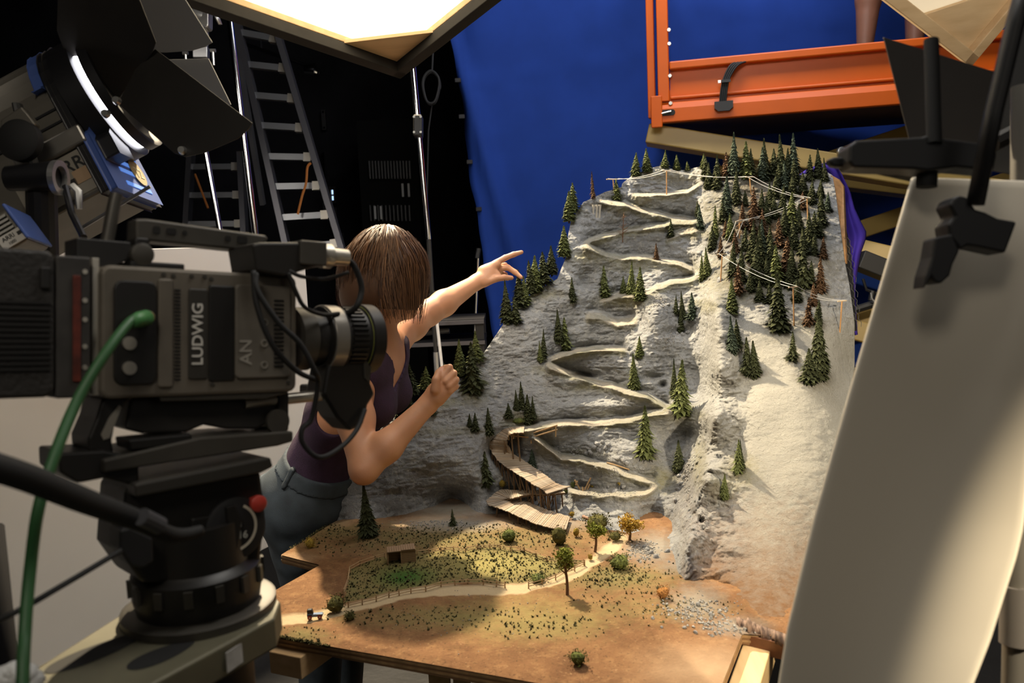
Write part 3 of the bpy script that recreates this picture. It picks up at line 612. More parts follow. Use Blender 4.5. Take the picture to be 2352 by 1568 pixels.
bush(1328, 1524, 48, 36, leafm['moss'], 'single round green bush near the front edge of the board')
bush(1238, 1334, 46, 18, leafm['moss'], 'low green shrub inside the lower paddock fence')
bush(1415, 1240, 40, 24, leafm['olive'], 'dark undergrowth bush at the foot of the orange tree')
for (x, yb, w_, h_, on, lab) in ((1153, 1118, 22, 22, 'm', 'yellow grass tuft under the upper boardwalk deck'), (1316, 1120, 14, 18, 'm', 'green grass tuft at the end of the upper boardwalk'), (1358, 1118, 18, 24, 'm', 'tan grass tuft by the splintered stakes'), (1423, 1113, 14, 10, 'm', 'yellow grass tuft on the lowest road'),
        (1314, 1186, 16, 14, 'm', 'tiny yellow tuft above the end of the lower boardwalk'), (1324, 1232, 18, 24, 't', 'tall yellow tuft between the olive bush and the lime tree'), (1356, 1284, 14, 14, 't', 'small golden tuft at the roadside under the lime tree'), (1190, 972, 34, 16, 'm', 'low green grass tuft at the boardwalk bend'), (1300, 1132, 12, 12, 'm', 'bright green tuft below the deck junction')):
    bush(x, yb, w_, h_, leafm['yellow' if 'yellow' in lab or 'gold' in lab or 'tan' in lab else 'moss'], lab, 'grass tuft', 'grass_tuft', on, 140)
def small_tree(xb, yb, xc, yc, w_, h_, m, label, seed):
    p = T(xb, yb, ZT + .002); d = np.dot(p - CAM, FW); s = mpp(d); c = P(xc, yc, d); root = thing('broadleaf_tree', label, 'tree', p); r = np.random.default_rng(seed)
    mb = MB(); mb.tube(spline([p - (0, 0, .004), p + (c - p) * .4 + (.002, 0, 0), p + (c - p) * .8, c], 4), np.linspace(.0035, .0018, 13), 7)
    for k in range(7):
        a = r.uniform(0, 6.28); q = p + (c - p) * r.uniform(.55, .95); mb.tube([q, q + np.array((cos(a) * w_ * s * .35, sin(a) * w_ * s * .35, h_ * s * .22))], [.0016, .0007], 5)
    mb.build('trunk', mat('tree_bark', (.13, .065, .03), .9), root)
    lb = MB(); rx, rz = w_ * s / 2, h_ * s / 2
    for k in range(9):
        q = r.normal(size=3); q /= np.linalg.norm(q); cc = c + q * np.array((rx, rx, rz)) * .55; leaf_cloud(lb, cc, (rx * .55, rx * .55, rz * .5), 130, .0030, seed + k, .3)
    lb.build('crown', m, root)
small_tree(1303, 1367, 1296, 1283, 54, 62, leafm['lime'], 'lone yellow green tree with thin trunk in front of the road', 21)
small_tree(1366, 1268, 1369, 1214, 50, 40, leafm['lime'], 'small lime green tree with round crown at the road end', 22)
small_tree(1445, 1242, 1447, 1200, 58, 54, leafm['gold'], 'bushy golden orange tree at the right foot of the roads', 23)
# scatter: thousands of dark clumps and pale stones nobody could count
def scatter():
    r = np.random.default_rng(5); ok = np.where((gpath < .2) & (ggrass > .12))[0]; pr = ggrass[ok] ** 1.3; pick = r.choice(ok, 4600, p=pr / pr.sum())
    mb = MB(); V = []; F = []
    for i in pick:
        if gpy[i] < 1205 and 780 < gpx[i] < 1560: continue
        c = np.array((gx[i] + r.normal() * .002, gy[i] + r.normal() * .002, gz[i])); s = abs(r.normal()) * .0015 + .0010
        for k in range(5):
            a = r.uniform(0, 6.28); n = len(V); t = c + np.array((cos(a) * s, sin(a) * s, s * r.uniform(.5, 1.5))); V += [c + (-s * .6 * sin(a), s * .6 * cos(a), 0), c + (s * .6 * sin(a), -s * .6 * cos(a), 0), t]; F.append((n, n + 1, n + 2))
    mb.add(V, F); mb.build('scatter_tufts', nat_mat('tuft_green', (.11, .10, .04), (.045, .042, .02)), diorama, kind='stuff')
    mb = MB(); oc = [(1, 0, 0), (-1, 0, 0), (0, 1, 0), (0, -1, 0), (0, 0, 1), (0, 0, -1)]; of = [(0, 2, 4), (2, 1, 4), (1, 3, 4), (3, 0, 4), (2, 0, 5), (1, 2, 5), (3, 1, 5), (0, 3, 5)]
    def stone(p, s): mb.add(np.array(oc) * s * r.uniform(.6, 1.3, (6, 3)) @ frame(r.normal(size=3), r.normal(size=3)).T + p, of)
    for (cx, cy, rx, ry, n, on, sz) in ((1030, 1200, 110, 14, 240, 't', .0022), (1480, 1268, 40, 22, 160, 't', .003), (1600, 1400, 90, 30, 200, 't', .0026), (1660, 1440, 60, 20, 90, 't', .003), (1100, 1400, 400, 90, 160, 't', .0012),
                                    (1340, 1035, 70, 14, 160, 'm', .0022), (1430, 1080, 60, 14, 120, 'm', .002), (1580, 1080, 12, 50, 110, 'm', .003), (1400, 1132, 70, 7, 90, 'm', .0022), (1520, 695, 30, 14, 120, 'm', .003), (1540, 780, 30, 18, 70, 'm', .003), (1460, 806, 22, 10, 50, 'm', .003), (1260, 820, 60, 8, 70, 'm', .0015), (1080, 960, 60, 14, 80, 'm', .002), (1620, 1180, 20, 50, 60, 'm', .003)):
        xs, ys = cx + r.normal(size=n) * rx * .5, cy + r.normal(size=n) * ry * .5
        if on == 'm': ds = mdepth(xs, ys)
        for k in range(n):
            if on == 't' and ((ys[k] < 1196 and xs[k] < 1500)): continue
            p = T(xs[k], ys[k], ZT + .003) if on == 't' else P(xs[k], ys[k], ds[k])
            if on == 't' and not inside(np.array([p[0]]), np.array([p[1]]), BOARD)[0]: continue
            stone(p, sz * r.uniform(.5, 1.5))
    mb.build('gravel', mat('gravel_grey', (.36, .35, .33), .9, noise=(150, .5)), diorama, kind='stuff')
scatter()
# bigger stones one by one
ROCKM = []
for k in range(4):
    mb = MB(); mb.blob((0, 0, 0), (1, .85, .7), 40 + k, .28, 2); me = bpy.data.meshes.new('rock'); me.from_pydata(np.vstack(mb.v).tolist(), [], mb.f); me.materials.append(mat('stone_grey', (.33, .33, .33), .9, noise=(2, .4), bump=(4, .4))); ROCKM.append(me)
def rock(p, s):
    o = bpy.data.objects.new('rock', ROCKM[RNG.integers(4)]); COL.objects.link(o); o.parent = diorama; o.location = tuple(np.array(p) - WLOC[diorama.name]); o.scale = (s,) * 3; o.rotation_euler = tuple(RNG.uniform(0, 6, 3))
for (x, y, s) in ((1358,1039,9),(1372,1020,9),(1384,1018,8),(1365,1028,8),(1392,1030,8),(1398,1024,8),(1352,1030,6),(1378,1035,7),(1403,1034,7),(1346,1040,7),(1318,1045,5),(1420,1052,7),(1432,1058,7),(1440,1064,6),(1426,1048,5),(1370,1118,8),(1389,1130,11),(1410,1128,9),(1396,1117,7),(1432,1116,6),(1425,1121,7),(1560,1092,8),(1566,1110,8),(1572,1096,7),(1558,1124,8),(1564,1070,6),(1552,1150,7),(1532,1268,9),(1486,1262,7),(1496,1270,8),(1507,1280,9),(1478,1255,6),(1450,812,8),(1444,800,7),(1462,818,6),(1568,770,8),(1580,764,8),(1555,765,6),(1512,694,7),(1522,688,8),(1534,700,7),(1544,756,6),(1150,963,7),(1128,958,6),(1654,644,10),(1899,697,8),(1500,1420,6),(1604,1388,7),(1632,1410,8),(1572,1440,6),(1598,1452,6),(1520,1440,5)):
    p = M(x, y) if y < 1245 or (x > 1530 and y < 1380) else T(x, y, ZT + .004); rock(p, s * mpp(np.dot(p - CAM, FW)) * .85)
# ================================================================== boardwalks, rails, fences, shed, car, poles
plank_m = [wood('plank_wood_%s' % a, l, d, 220, 0) for a, l, d in (('pale', (.40, .33, .25), (.25, .20, .145)), ('mid', (.33, .27, .20), (.20, .155, .11)), ('warm', (.37, .28, .19), (.23, .165, .11)))]
stick = mat('stick_wood', (.46, .30, .15), .8, noise=(80, .35)); old_stick = mat('old_stick', (.20, .12, .06), .85, noise=(80, .4))
def c5(x, y): return 1050 + x / 4.276, 950 + y / 4.276
def walk(pairs, zk, zv, name, label, n):
    root = thing(name, label, 'boardwalk', PZ(*c5(*pairs[0][0]), zv[0])); zs = np.interp(np.linspace(0, 1, len(pairs)), zk, zv)
    A = np.array([PZ(*c5(*a), z) for (a, b), z in zip(pairs, zs)]); B = np.array([PZ(*c5(*b), z) for (a, b), z in zip(pairs, zs)])
    mid = (A + B) / 2; s = np.concatenate([[0], np.cumsum(np.linalg.norm(np.diff(mid, axis=0), axis=1) + .4 * np.linalg.norm(np.diff(A, axis=0), axis=1))]); t = np.linspace(0, s[-1], n + 1)
    def at(Q, u): return np.array([np.interp(u, s, Q[:, k]) for k in range(3)])
    r = np.random.default_rng(n); post = []
    for k in range(n):
        a0, a1, b0, b1 = at(A, t[k]), at(A, t[k + 1]), at(B, t[k]), at(B, t[k + 1]); g = .06
        q = [a0 + (a1 - a0) * g, a1 - (a1 - a0) * g, b1 - (b1 - b0) * g, b0 + (b0 - b1) * 0 + (b1 - b0) * g]
        ov = (q[0] - q[3]); ov /= np.linalg.norm(ov); e0, e1 = r.uniform(0, .004, 2)
        q = [q[0] + ov * e0, q[1] + ov * e0, q[2] - ov * e1, q[3] - ov * e1]; dz = np.array((0, 0, r.uniform(-.0006, .0006)))
        mb = MB(); mb.plate([x + dz for x in q], -.0022, (0, 0, 1)); mb.build('plank', plank_m[r.integers(3)], root)
    for Q, f in ((A, .10), (B, .9)):
        mb = MB(); u = np.linspace(0, s[-1], 30); line = np.array([at(Q, x) * (1 - .12) + at(B if Q is A else A, x) * .12 - np.array((0, 0, .0052)) for x in u]); mb.tube(line, .0026, 4); mb.build('stringer', old_stick, root)
    for u in np.linspace(.06, .97, max(5, n // 6)) * s[-1]:
        for Q, O in ((A, B), (B, A)):
            p = at(Q, u) * .88 + at(O, u) * .12; zb = max(ZT + .002, p[2] - .11); mb = MB(); mb.tube([p - (0, 0, .004), (p[0] + r.normal() * .003, p[1] + r.normal() * .003, zb)], [.0021, .0021], 5); mb.build('post', old_stick, root)
        pa, pb = at(A, u) * .88 + at(B, u) * .12, at(A, min(u + s[-1] * .06, s[-1])) * .88 + at(B, min(u + s[-1] * .06, s[-1])) * .12
        mb = MB(); mb.tube([pa - (0, 0, .006), np.array((pb[0], pb[1], max(ZT, pb[2] - .05)))], [.0014, .0014], 4); mb.build('brace', old_stick, root)
    return root
walk([((660,125),(655,182)),((590,123),(600,184)),((520,125),(560,186)),((460,138),(528,196)),((410,155),(505,207)),((365,182),(492,232)),((330,215),(485,262)),((305,265),(488,292)),((312,305),(500,322)),((330,340),(526,360)),((365,400),(560,400)),((400,450),(620,442)),((460,500),(680,482)),((520,540),(735,516)),((600,590),(790,550)),((670,635),(840,585)),((735,680),(890,620)),((790,712),(930,652)),((840,735),(960,680)),((860,752),(1020,700)),((880,785),(1112,712))],
     (0, .14, .28, .38, .48, .57, 1), (.974, .969, .950, .930, .908, .887, .838), 'plank_boardwalk', 'upper curved plank boardwalk bending round the grey rock on sticks', 84)
walk([((1062,770),(1010,720)),((960,780),(930,735)),((880,786),(850,745)),((800,786),(770,752)),((720,785),(700,752)),((640,800),(620,752)),((560,822),(540,748)),((535,826),(480,742)),((520,830),(425,745)),((515,832),(370,780)),((512,834),(318,826)),((512,836),(288,855)),((525,836),(303,885)),((570,838),(390,915)),((630,850),(470,945)),((700,870),(560,985)),((790,905),(640,1020)),((840,925),(710,1050)),((890,945),(780,1077)),((960,968),(850,1096)),((1030,990),(930,1117)),((1108,1012),(1072,1132))],
     (0, 1), (.832, .786), 'plank_boardwalk', 'lower plank boardwalk with a hairpin running down to the olive bush', 78)
def dep(px, py): return mdepth([px], [py])[0]
def stick_thing(name, label, cat, segs, rad, m, partn=None):
    root = thing(name, label, cat, segs[0][1][0])
    for nm, pts in segs: mb = MB(); mb.tube(pts, rad, 6); mb.build(nm, m, root)
    return root
# railing beside the upper boardwalk
def cp5(x, y, d): return P(*c5(x, y), d)
dr = 2.44
stick_thing('wooden_handrail', 'two-rail handrail of pale sticks beside the upper boardwalk bend', 'railing',
    [('rail', [cp5(525, 178, dr), cp5(760, 212, dr)]), ('rail', [cp5(712, 200, dr), cp5(985, 112, dr)]), ('rail', [cp5(735, 230, dr), cp5(985, 156, dr)]), ('rail', [cp5(510, 210, dr), cp5(770, 240, dr)]),
     ('post', [cp5(968, 112, dr), cp5(968, 225, dr)]), ('post', [cp5(728, 190, dr), cp5(728, 290, dr)]), ('post', [cp5(552, 180, dr), cp5(552, 245, dr)]), ('post', [cp5(507, 200, dr), cp5(507, 258, dr)])], .0022, stick)
d0 = dep(1345, 1120) - .03
stick_thing('splintered_stakes', 'splintered pale stakes leaning together at the end of the lowest road', 'stakes',
    [('stake', [cp5(1155, 650, d0), cp5(1215, 760, d0)]), ('stake', [cp5(1312, 628, d0), cp5(1215, 820, d0)]), ('stake', [cp5(1232, 718, d0 - .01), cp5(1250, 932, d0 - .03)]), ('stake', [cp5(1258, 720, d0), cp5(1246, 900, d0 - .02)]), ('stake', [cp5(1300, 690, d0), cp5(1275, 760, d0)]), ('stake', [cp5(1180, 660, d0), cp5(1165, 700, d0)])], .0024, stick)
lp = T(*c5(1240, 1030), ZT + .0); 
mb = MB(); q0, q1 = P(*c5(1238, 1010), dep(1340, 1188) - .035), P(*c5(1330, 1050), dep(1360, 1196) - .045); mb.tube([q0, q1], [.005, .0045], 10); mb.build('fallen_log', mat('pink_log', (.40, .23, .15), .8, noise=(60, .4)), label='short pinkish log lying against the dark olive shrub', cat='log', smooth=True)
q0, q1 = P(*c5(1470, 480), dep(1394, 1062) - .012), P(*c5(1690, 548), dep(1445, 1078) - .012); mb = MB(); mb.tube([q0, (q0 + q1) / 2 + (0, 0, .001), q1], [.0022, .0028, .0020], 6); mb.build('fallen_branch', stick, label='straight pale branch lying along the lower road below the rubble', cat='branch', smooth=True)
# rail fences of the paddock
def fence(pts, label, hpx=13):
    W = [T(x, y, ZT + .003) for x, y in pts]; root = thing('rail_fence', label, 'fence', W[0], 'rail fences round the paddock'); h = .0115; r = np.random.default_rng(len(pts))
    for p in W:
        mb = MB(); mb.tube([p - (0, 0, .003), p + (r.normal() * .0006, r.normal() * .0006, h + .002)], [.0015, .0013], 5); mb.build('post', stick, root)
    for a, b in zip(W[:-1], W[1:]):
        for hz in (.45, .92):
            o = np.array((0, -.0018, hz * h)); mb = MB(); mb.tube([a + o + (0, 0, r.normal() * .0008), b + o + (0, 0, r.normal() * .0008)], [.0010, .0010], 4); mb.build('rail', stick, root)
fence([(958,1275),(986,1271),(1013,1267),(1042,1266),(1069,1269),(1096,1262),(1125,1260),(1149,1261),(1173,1266),(1205,1267),(1231,1279),(1256,1290),(1290,1293),(1341,1296)], 'far rail fence running from the shed to the road')
fence([(800,1394),(832,1388),(864,1380),(893,1371),(917,1367),(944,1362),(978,1357),(1013,1347),(1045,1343),(1074,1341),(1110,1342),(1140,1346),(1160,1349)], 'near rail fence beside the road from the dark bush to the gap')
fence([(1214,1350),(1246,1342),(1276,1331),(1298,1318),(1320,1310),(1343,1298)], 'short rail fence right of the gap below the lone tree')
fence([(789,1367),(800,1338),(804,1311),(827,1298),(861,1286),(884,1281)], 'left rail fence curving up to the shed')
# shed
def shed():
    a, b, s = T(891, 1297, ZT + .003), T(955, 1290, ZT + .003), mpp(1.96); u = (b - a) / np.linalg.norm(b - a); L = np.linalg.norm(b - a); n = np.array((-u[1], u[0], 0)); D = .024; H = .030; R = np.stack([u, n, (0, 0, 1.0)], 1)
    root = thing('field_shed', 'small wooden shed with one open bay and one planked bay at the paddock corner', 'shed', a); dk = wood('shed_wood', (.36, .24, .12), (.22, .13, .06), 200, 0)
    def pc(x, y, z): return a + u * x + n * y + np.array((0, 0, z))
    for k in range(7): mb = MB(); mb.box(pc(L * .75, .001, .0022 + k * H / 7), (L * .5, .002, H / 7 * .86), R); mb.build('plank', dk, root)
    for k in range(5): mb = MB(); mb.box(pc(L / 2, D, .003 + k * H / 5), (L, .002, H / 5 * .92), R); mb.build('plank', dk, root)
    for x in (0, L * .5, L): mb = MB(); mb.box(pc(x, D / 2, H / 2), (.002, D, H), R); mb.build('side_wall', dk, root)
    for x in (.001, L * .49): mb = MB(); mb.box(pc(x, 0, H / 2), (.0025, .0025, H), R); mb.build('post', dk, root)
    rw = wood('shed_roof_wood', (.34, .23, .14), (.20, .13, .08), 200, 1)
    for k in range(12):
        x = L * (k + .5) / 12; R2 = R @ np.array([[1, 0, 0], [0, cos(.10), -sin(.10)], [0, sin(.10), cos(.10)]]); mb = MB(); mb.box(pc(x, D / 2, H + .002 + (.0015 if k > 5 else 0)), (L / 12 * .9, D + .006, .002), R2); mb.build('roof_plank', rw, root)
shed()
def car():
    c = T(724, 1420, ZT + .003); u = np.array((.995, .10, 0)); u /= np.linalg.norm(u); n = np.array((-u[1], u[0], 0)); R = np.stack([u, n, (0, 0, 1.0)], 1); k = .030
    root = thing('toy_car', 'tiny vintage toy car with blue bonnet and red wheels on the dirt road', 'toy car', c)
    def pc(x, y, z): return c + (u * x + n * y + np.array((0, 0, z))) * k
    blue = mat('car_blue', (.16, .24, .38), .3, coat=.4); blk = mat('car_black', (.012, .013, .016), .35); red = mat('car_red', (.30, .03, .02), .5); cream = mat('car_cream', (.5, .47, .4), .5)
    mb = MB(); mb.prism([(x * k, z * k) for x, z in ((-.5, .16), (.5, .16), (.52, .26), (.5, .34), (-.1, .36), (-.16, .42), (-.5, .4))], .30 * k, c, R); mb.build('body', blue, root, bevel=.0006)
    mb = MB(); mb.prism([(x * k, z * k) for x, z in ((-.48, .38), (-.14, .38), (-.08, .38), (-.14, .64), (-.2, .68), (-.44, .68), (-.5, .62))], .28 * k, c, R); mb.build('cabin', blk, root, bevel=.0008)
    for x in (-.33, .33):
        for y in (-.17, .17):
            mb = MB(); mb.lathe([(-.035 * k, .10 * k), (-.035 * k, .15 * k), (.035 * k, .15 * k), (.035 * k, .10 * k)], pc(x, y, .15), n, 16); w_ = mb.build('wheel', red, root, smooth=True)
            mb = MB(); mb.lathe([(-.045 * k, .03 * k), (-.045 * k, .06 * k), (.045 * k, .06 * k), (.045 * k, .03 * k)], pc(x, y, .15), n, 12); mb.build('hub', cream, w_)
            mb = MB(); mb.box(pc(x, y * 1.0, .32), (.34 * k, .08 * k, .03 * k), R); mb.build('mudguard', blk, root)
    for y in (-.09, .09): mb = MB(); mb.blob(pc(.54, y, .30), (.04 * k,) * 3, 1, 0, 2); mb.build('headlamp', cream, root, smooth='all')
    mb = MB(); mb.box(pc(.56, 0, .18), (.03 * k, .34 * k, .05 * k), R); mb.build('bumper', cream, root)
car()
# power poles and their wires
pole_m = mat('pole_wood', (.50, .27, .11), .8); wire_m = mat('wire_white', (.75, .73, .68), .5)
POLES = [(1408,412,1412,452,'wide-armed pole on the left shoulder cliff'), (1531,392,1531,447,'thin pole in front of the bare summit'), (1722,407,1726,447,'pole at the top of the dense forest'), (1854,456,1856,508,'pole among the forest trees near the plywood edge'), (1699,509,1698,548,'pole among the brown trees'), (1659,584,1654,648,'pole at the left edge of the forest by the white stone'), (1822,660,1824,748,'tall pole on the pale face below the forest'), (1934,692,1928,762,'outermost pole on the right flank')]
tops = []
for (x, y, xb, yb, lab) in POLES:
    b = M(xb, yb); d = np.dot(b - CAM, FW); t = P(x, y, d); root = thing('utility_pole', 'model wooden power ' + lab, 'pole', b, 'power poles')
    mb = MB(); mb.tube([b - (0, 0, .015), t], [.0022, .0020], 6); mb.build('post', pole_m, root)
    ax_ = np.array((.9, .44, 0)); hw = .018 if x > 1410 else .028; mb = MB(); mb.box(t + (0, 0, .001), (2 * hw, .003, .003), frame(ax_)); mb.build('crossarm', mat('crossarm_pale', (.62, .48, .32), .7), root)
    tops.append((t - ax_ * hw * .8, t + ax_ * hw * .8))
mb = MB()
for (a, b) in zip(tops[:-1], tops[1:]):
    for k in (0, 1):
        p, q = a[k], b[k]; mb.tube([p + (q - p) * t - np.array((0, 0, .012 * 4 * t * (1 - t))) + (0, 0, .003) for t in np.linspace(0, 1, 9)], .0007, 4)
mb.build('power_wires', wire_m, label='thin white twin wires strung from pole to pole across the mountain', cat='wires')
# small arches in the cliff at the upper left
arch = MB()
for (x0, x1) in ((1361, 1366), (1370, 1373), (1377, 1380)):
    d = dep(1370, 485) - .03; a = P((x0 + x1) / 2, 470, d); b = P((x0 + x1) / 2 - 2, 504, d); arch.tube([a, (a + b) / 2, b], [.005, .0032, .005], 7)
arch.build('rock_pillars', mat('pillar_stone', (.45, .42, .36), .9), diorama, smooth=True)
# ------------------------------------------------------------------ carcass at the right side, cloth, wire mesh, beams
cut = mat('raw_plywood_edge', (.48, .25, .09), .75, noise=(40, .4)); dk = 2.99
mb = MB(); mb.plate([P(x, y, d) for x, y, d in ((1908, 402, 3.06), (1926, 412, 3.06), (1937, 428, 3.05), (1941, 520, 2.92), (1943, 606, 2.80), (1941, 602, 2.80), (1930, 520, 2.92), (1918, 440, 3.02))], .03, (0.5, .86, 0)); mb.build('side_panel', cut, diorama, label='raw orange brown plywood side edge')
mb = MB(); mb.plate([P(x, y, d) for x, y, d in ((1940, 520, 2.96), (1950, 560, 2.92), (1958, 640, 2.84), (1966, 760, 2.72), (1960, 760, 2.70), (1942, 606, 2.82))], .02, (.5, .86, 0)); mb.build('gap_shade_plate', mat('gap_shade_black', (.008, .008, .008), .9), diorama)  # black plate put in for the shade in the carcass gap
wm = mat('galvanised_wire', (.65, .64, .62), .3, .9); mb = MB()
for k in range(13):
    y0 = 545 + k * 17; x0 = 1938 + (y0 - 545) * .115; dd = 2.88 - (y0 - 545) * .00085
    for j in (0, 1):
        hx = [(x0 + j * 8 + (4 if k % 2 else 0), y0), (x0 + 7 + j * 8 + (4 if k % 2 else 0), y0 + 8), (x0 + 6 + j * 8 + (4 if k % 2 else 0), y0 + 18)]
        if k < 12: mb.tube([P(x, y, dd - .01) for x, y in hx], .0008, 4)
mb.build('chicken_wire', wm, diorama, kind='stuff')
def drape():
    out = [(1835,402),(1850,390),(1872,381),(1893,374),(1910,372),(1924,380),(1934,400),(1943,420),(1952,442),(1962,480),(1976,510),(1988,532),(1988,546),(1976,580),(1968,620),(1963,665),(1966,720),(1970,768)]
    inn = [(1835,412),(1850,402),(1872,394),(1893,390),(1902,396),(1908,404),(1916,420),(1922,440),(1928,460),(1932,500),(1938,530),(1942,560),(1946,600),(1952,640),(1956,680),(1960,720),(1962,768),(1964,770)]
    n, w_ = 60, 14; O, I = arc(out, n), arc(inn, n); v = []
    for k in range(n):
        for j in range(w_):
            t = j / (w_ - 1); q = I[k] * (1 - t) + O[k] * t; d = 3.10 - .30 * max(0, (k / n - .35)) + .012 * sin(t * 9 + k * .12) + .03 * t; v.append(P(q[0], q[1], d))
    f = [(k * w_ + j, k * w_ + j + 1, (k + 1) * w_ + j + 1, (k + 1) * w_ + j) for k in range(n - 1) for j in range(w_ - 1)]
    mb = MB(); mb.add(v, f); o = mb.build('purple_cloth', cloth_mat('purple_fabric', (.055, .030, .30)), label='violet blue cloth draped over the right back edge of the mountain', cat='cloth', smooth='all'); s = o.modifiers.new('thick', 'SOLIDIFY'); s.thickness = .003
drape()
# torn brown lip of the shell at the right front corner, and the timber under the board
mb = MB(); q = [T(1697, 1432, ZT - .004), T(1740, 1438, ZT - .004), T(1806, 1468, ZT - .004), T(1812, 1482, ZT - .004), T(1702, 1456, ZT - .004)]
mb.plate(q, -.03, (0, 0, 1)); mb.build('corner_block', mat('brown_wood', (.20, .075, .03), .5, noise=(30, .5)), diorama)
mb = MB(); V = []; nn_ = 46; r_ = np.random.default_rng(9); hh_ = np.convolve(r_.normal(size=nn_ + 6), np.ones(4) / 4, 'same')[3:-3]
for k in range(nn_):
    t = k / (nn_ - 1); p = T(1692 + 116 * t, 1430 + 40 * t, ZT); f_ = np.array((-.25, -.95, 0)); e = hh_[k]
    V += [p - f_ * .012 + (0, 0, .006), p + (0, 0, .010 + .008 * e), p + f_ * (.010 + .008 * abs(e)) + (0, 0, .006 + .012 * e), p + f_ * (.016 + .012 * e) + (0, 0, -.008 + .010 * e)]
mb.add(V, [(k * 4 + j, k * 4 + j + 1, k * 4 + j + 5, k * 4 + j + 4) for k in range(nn_ - 1) for j in range(3)])
tp = mb.build('torn_paper_rim', mat('torn_rim', (.33, .22, .16), .9, noise=(80, .6)), diorama, smooth='all'); so_ = tp.modifiers.new('thick', 'SOLIDIFY'); so_.thickness = .0015
pine = wood('pine_wood', (.72, .52, .27), (.58, .39, .18), 60, 1); pine_x = wood('pine_wood_across', (.66, .45, .24), (.52, .33, .16), 60, 0)
zb = ZT - .021
sup = thing('board_trestle', 'pale pine trestle frame carrying the model board', 'trestle', (.1, 1.8, 0))
a = T(668, 1508, zb - .03); 
mb = MB(); uu = np.array((.42, .90, 0)); uu /= np.linalg.norm(uu); mb.box(T(655, 1528, zb - .022) + uu * .30, (.60, .075, .044), frame(uu)); mb.build('cross_beam', pine_x, sup, bevel=.002)
mb = MB(); u = T(1742, 1476, zb - .03) - T(1712, 1568, zb - .03); u[2] = 0; c = T(1750, 1480, zb - .03); mb.box(c - u / np.linalg.norm(u) * .1, (.9, .05, .055), frame(u)); mb.build('side_beam', pine, sup, bevel=.002)
for (x, y) in ((-.22, 2.05), (.26, 1.75), (.5, 2.3), (-.2, 2.5)):
    mb = MB(); mb.box((x, y, (zb - .05) / 2), (.05, .05, zb - .05)); mb.build('leg', pine, sup)
# ================================================================== people: one continuous body each, from blended limbs
def smin(a, b, k):
    if k <= 0: return np.minimum(a, b)
    h = np.maximum(k - np.abs(a - b), 0) / k; return np.minimum(a, b) - h * h * k * .25
def prim_sdf(pr, X):
    if pr[0] == 'c':
        _, a, b, ra, rb, k = pr; a, b = np.array(a, np.float32), np.array(b, np.float32); d = b - a; L = float(d @ d) + 1e-9
        t = np.clip((X - a) @ d / L, 0, 1); return np.sqrt(((X - a - t[..., None] * d) ** 2).sum(-1)) - (ra + (rb - ra) * t)
    _, c, r, R, k = pr; q = ((X - np.array(c, np.float32)) @ np.array(R, np.float32)) / np.array(r, np.float32); l = np.sqrt((q ** 2).sum(-1)) + 1e-6
    return (l - 1) * min(r) * .5 + (l - 1) * l / (np.sqrt(((q / np.array(r, np.float32)) ** 2).sum(-1)) + 1e-6) * .5
def prim_box(pr, m):
    if pr[0] == 'c':
        a, b = np.array(pr[1]), np.array(pr[2]); r = max(pr[3], pr[4]) + m; return np.minimum(a, b) - r, np.maximum(a, b) + r
    c = np.array(pr[1]); r = max(pr[2]) + m; return c - r, c + r
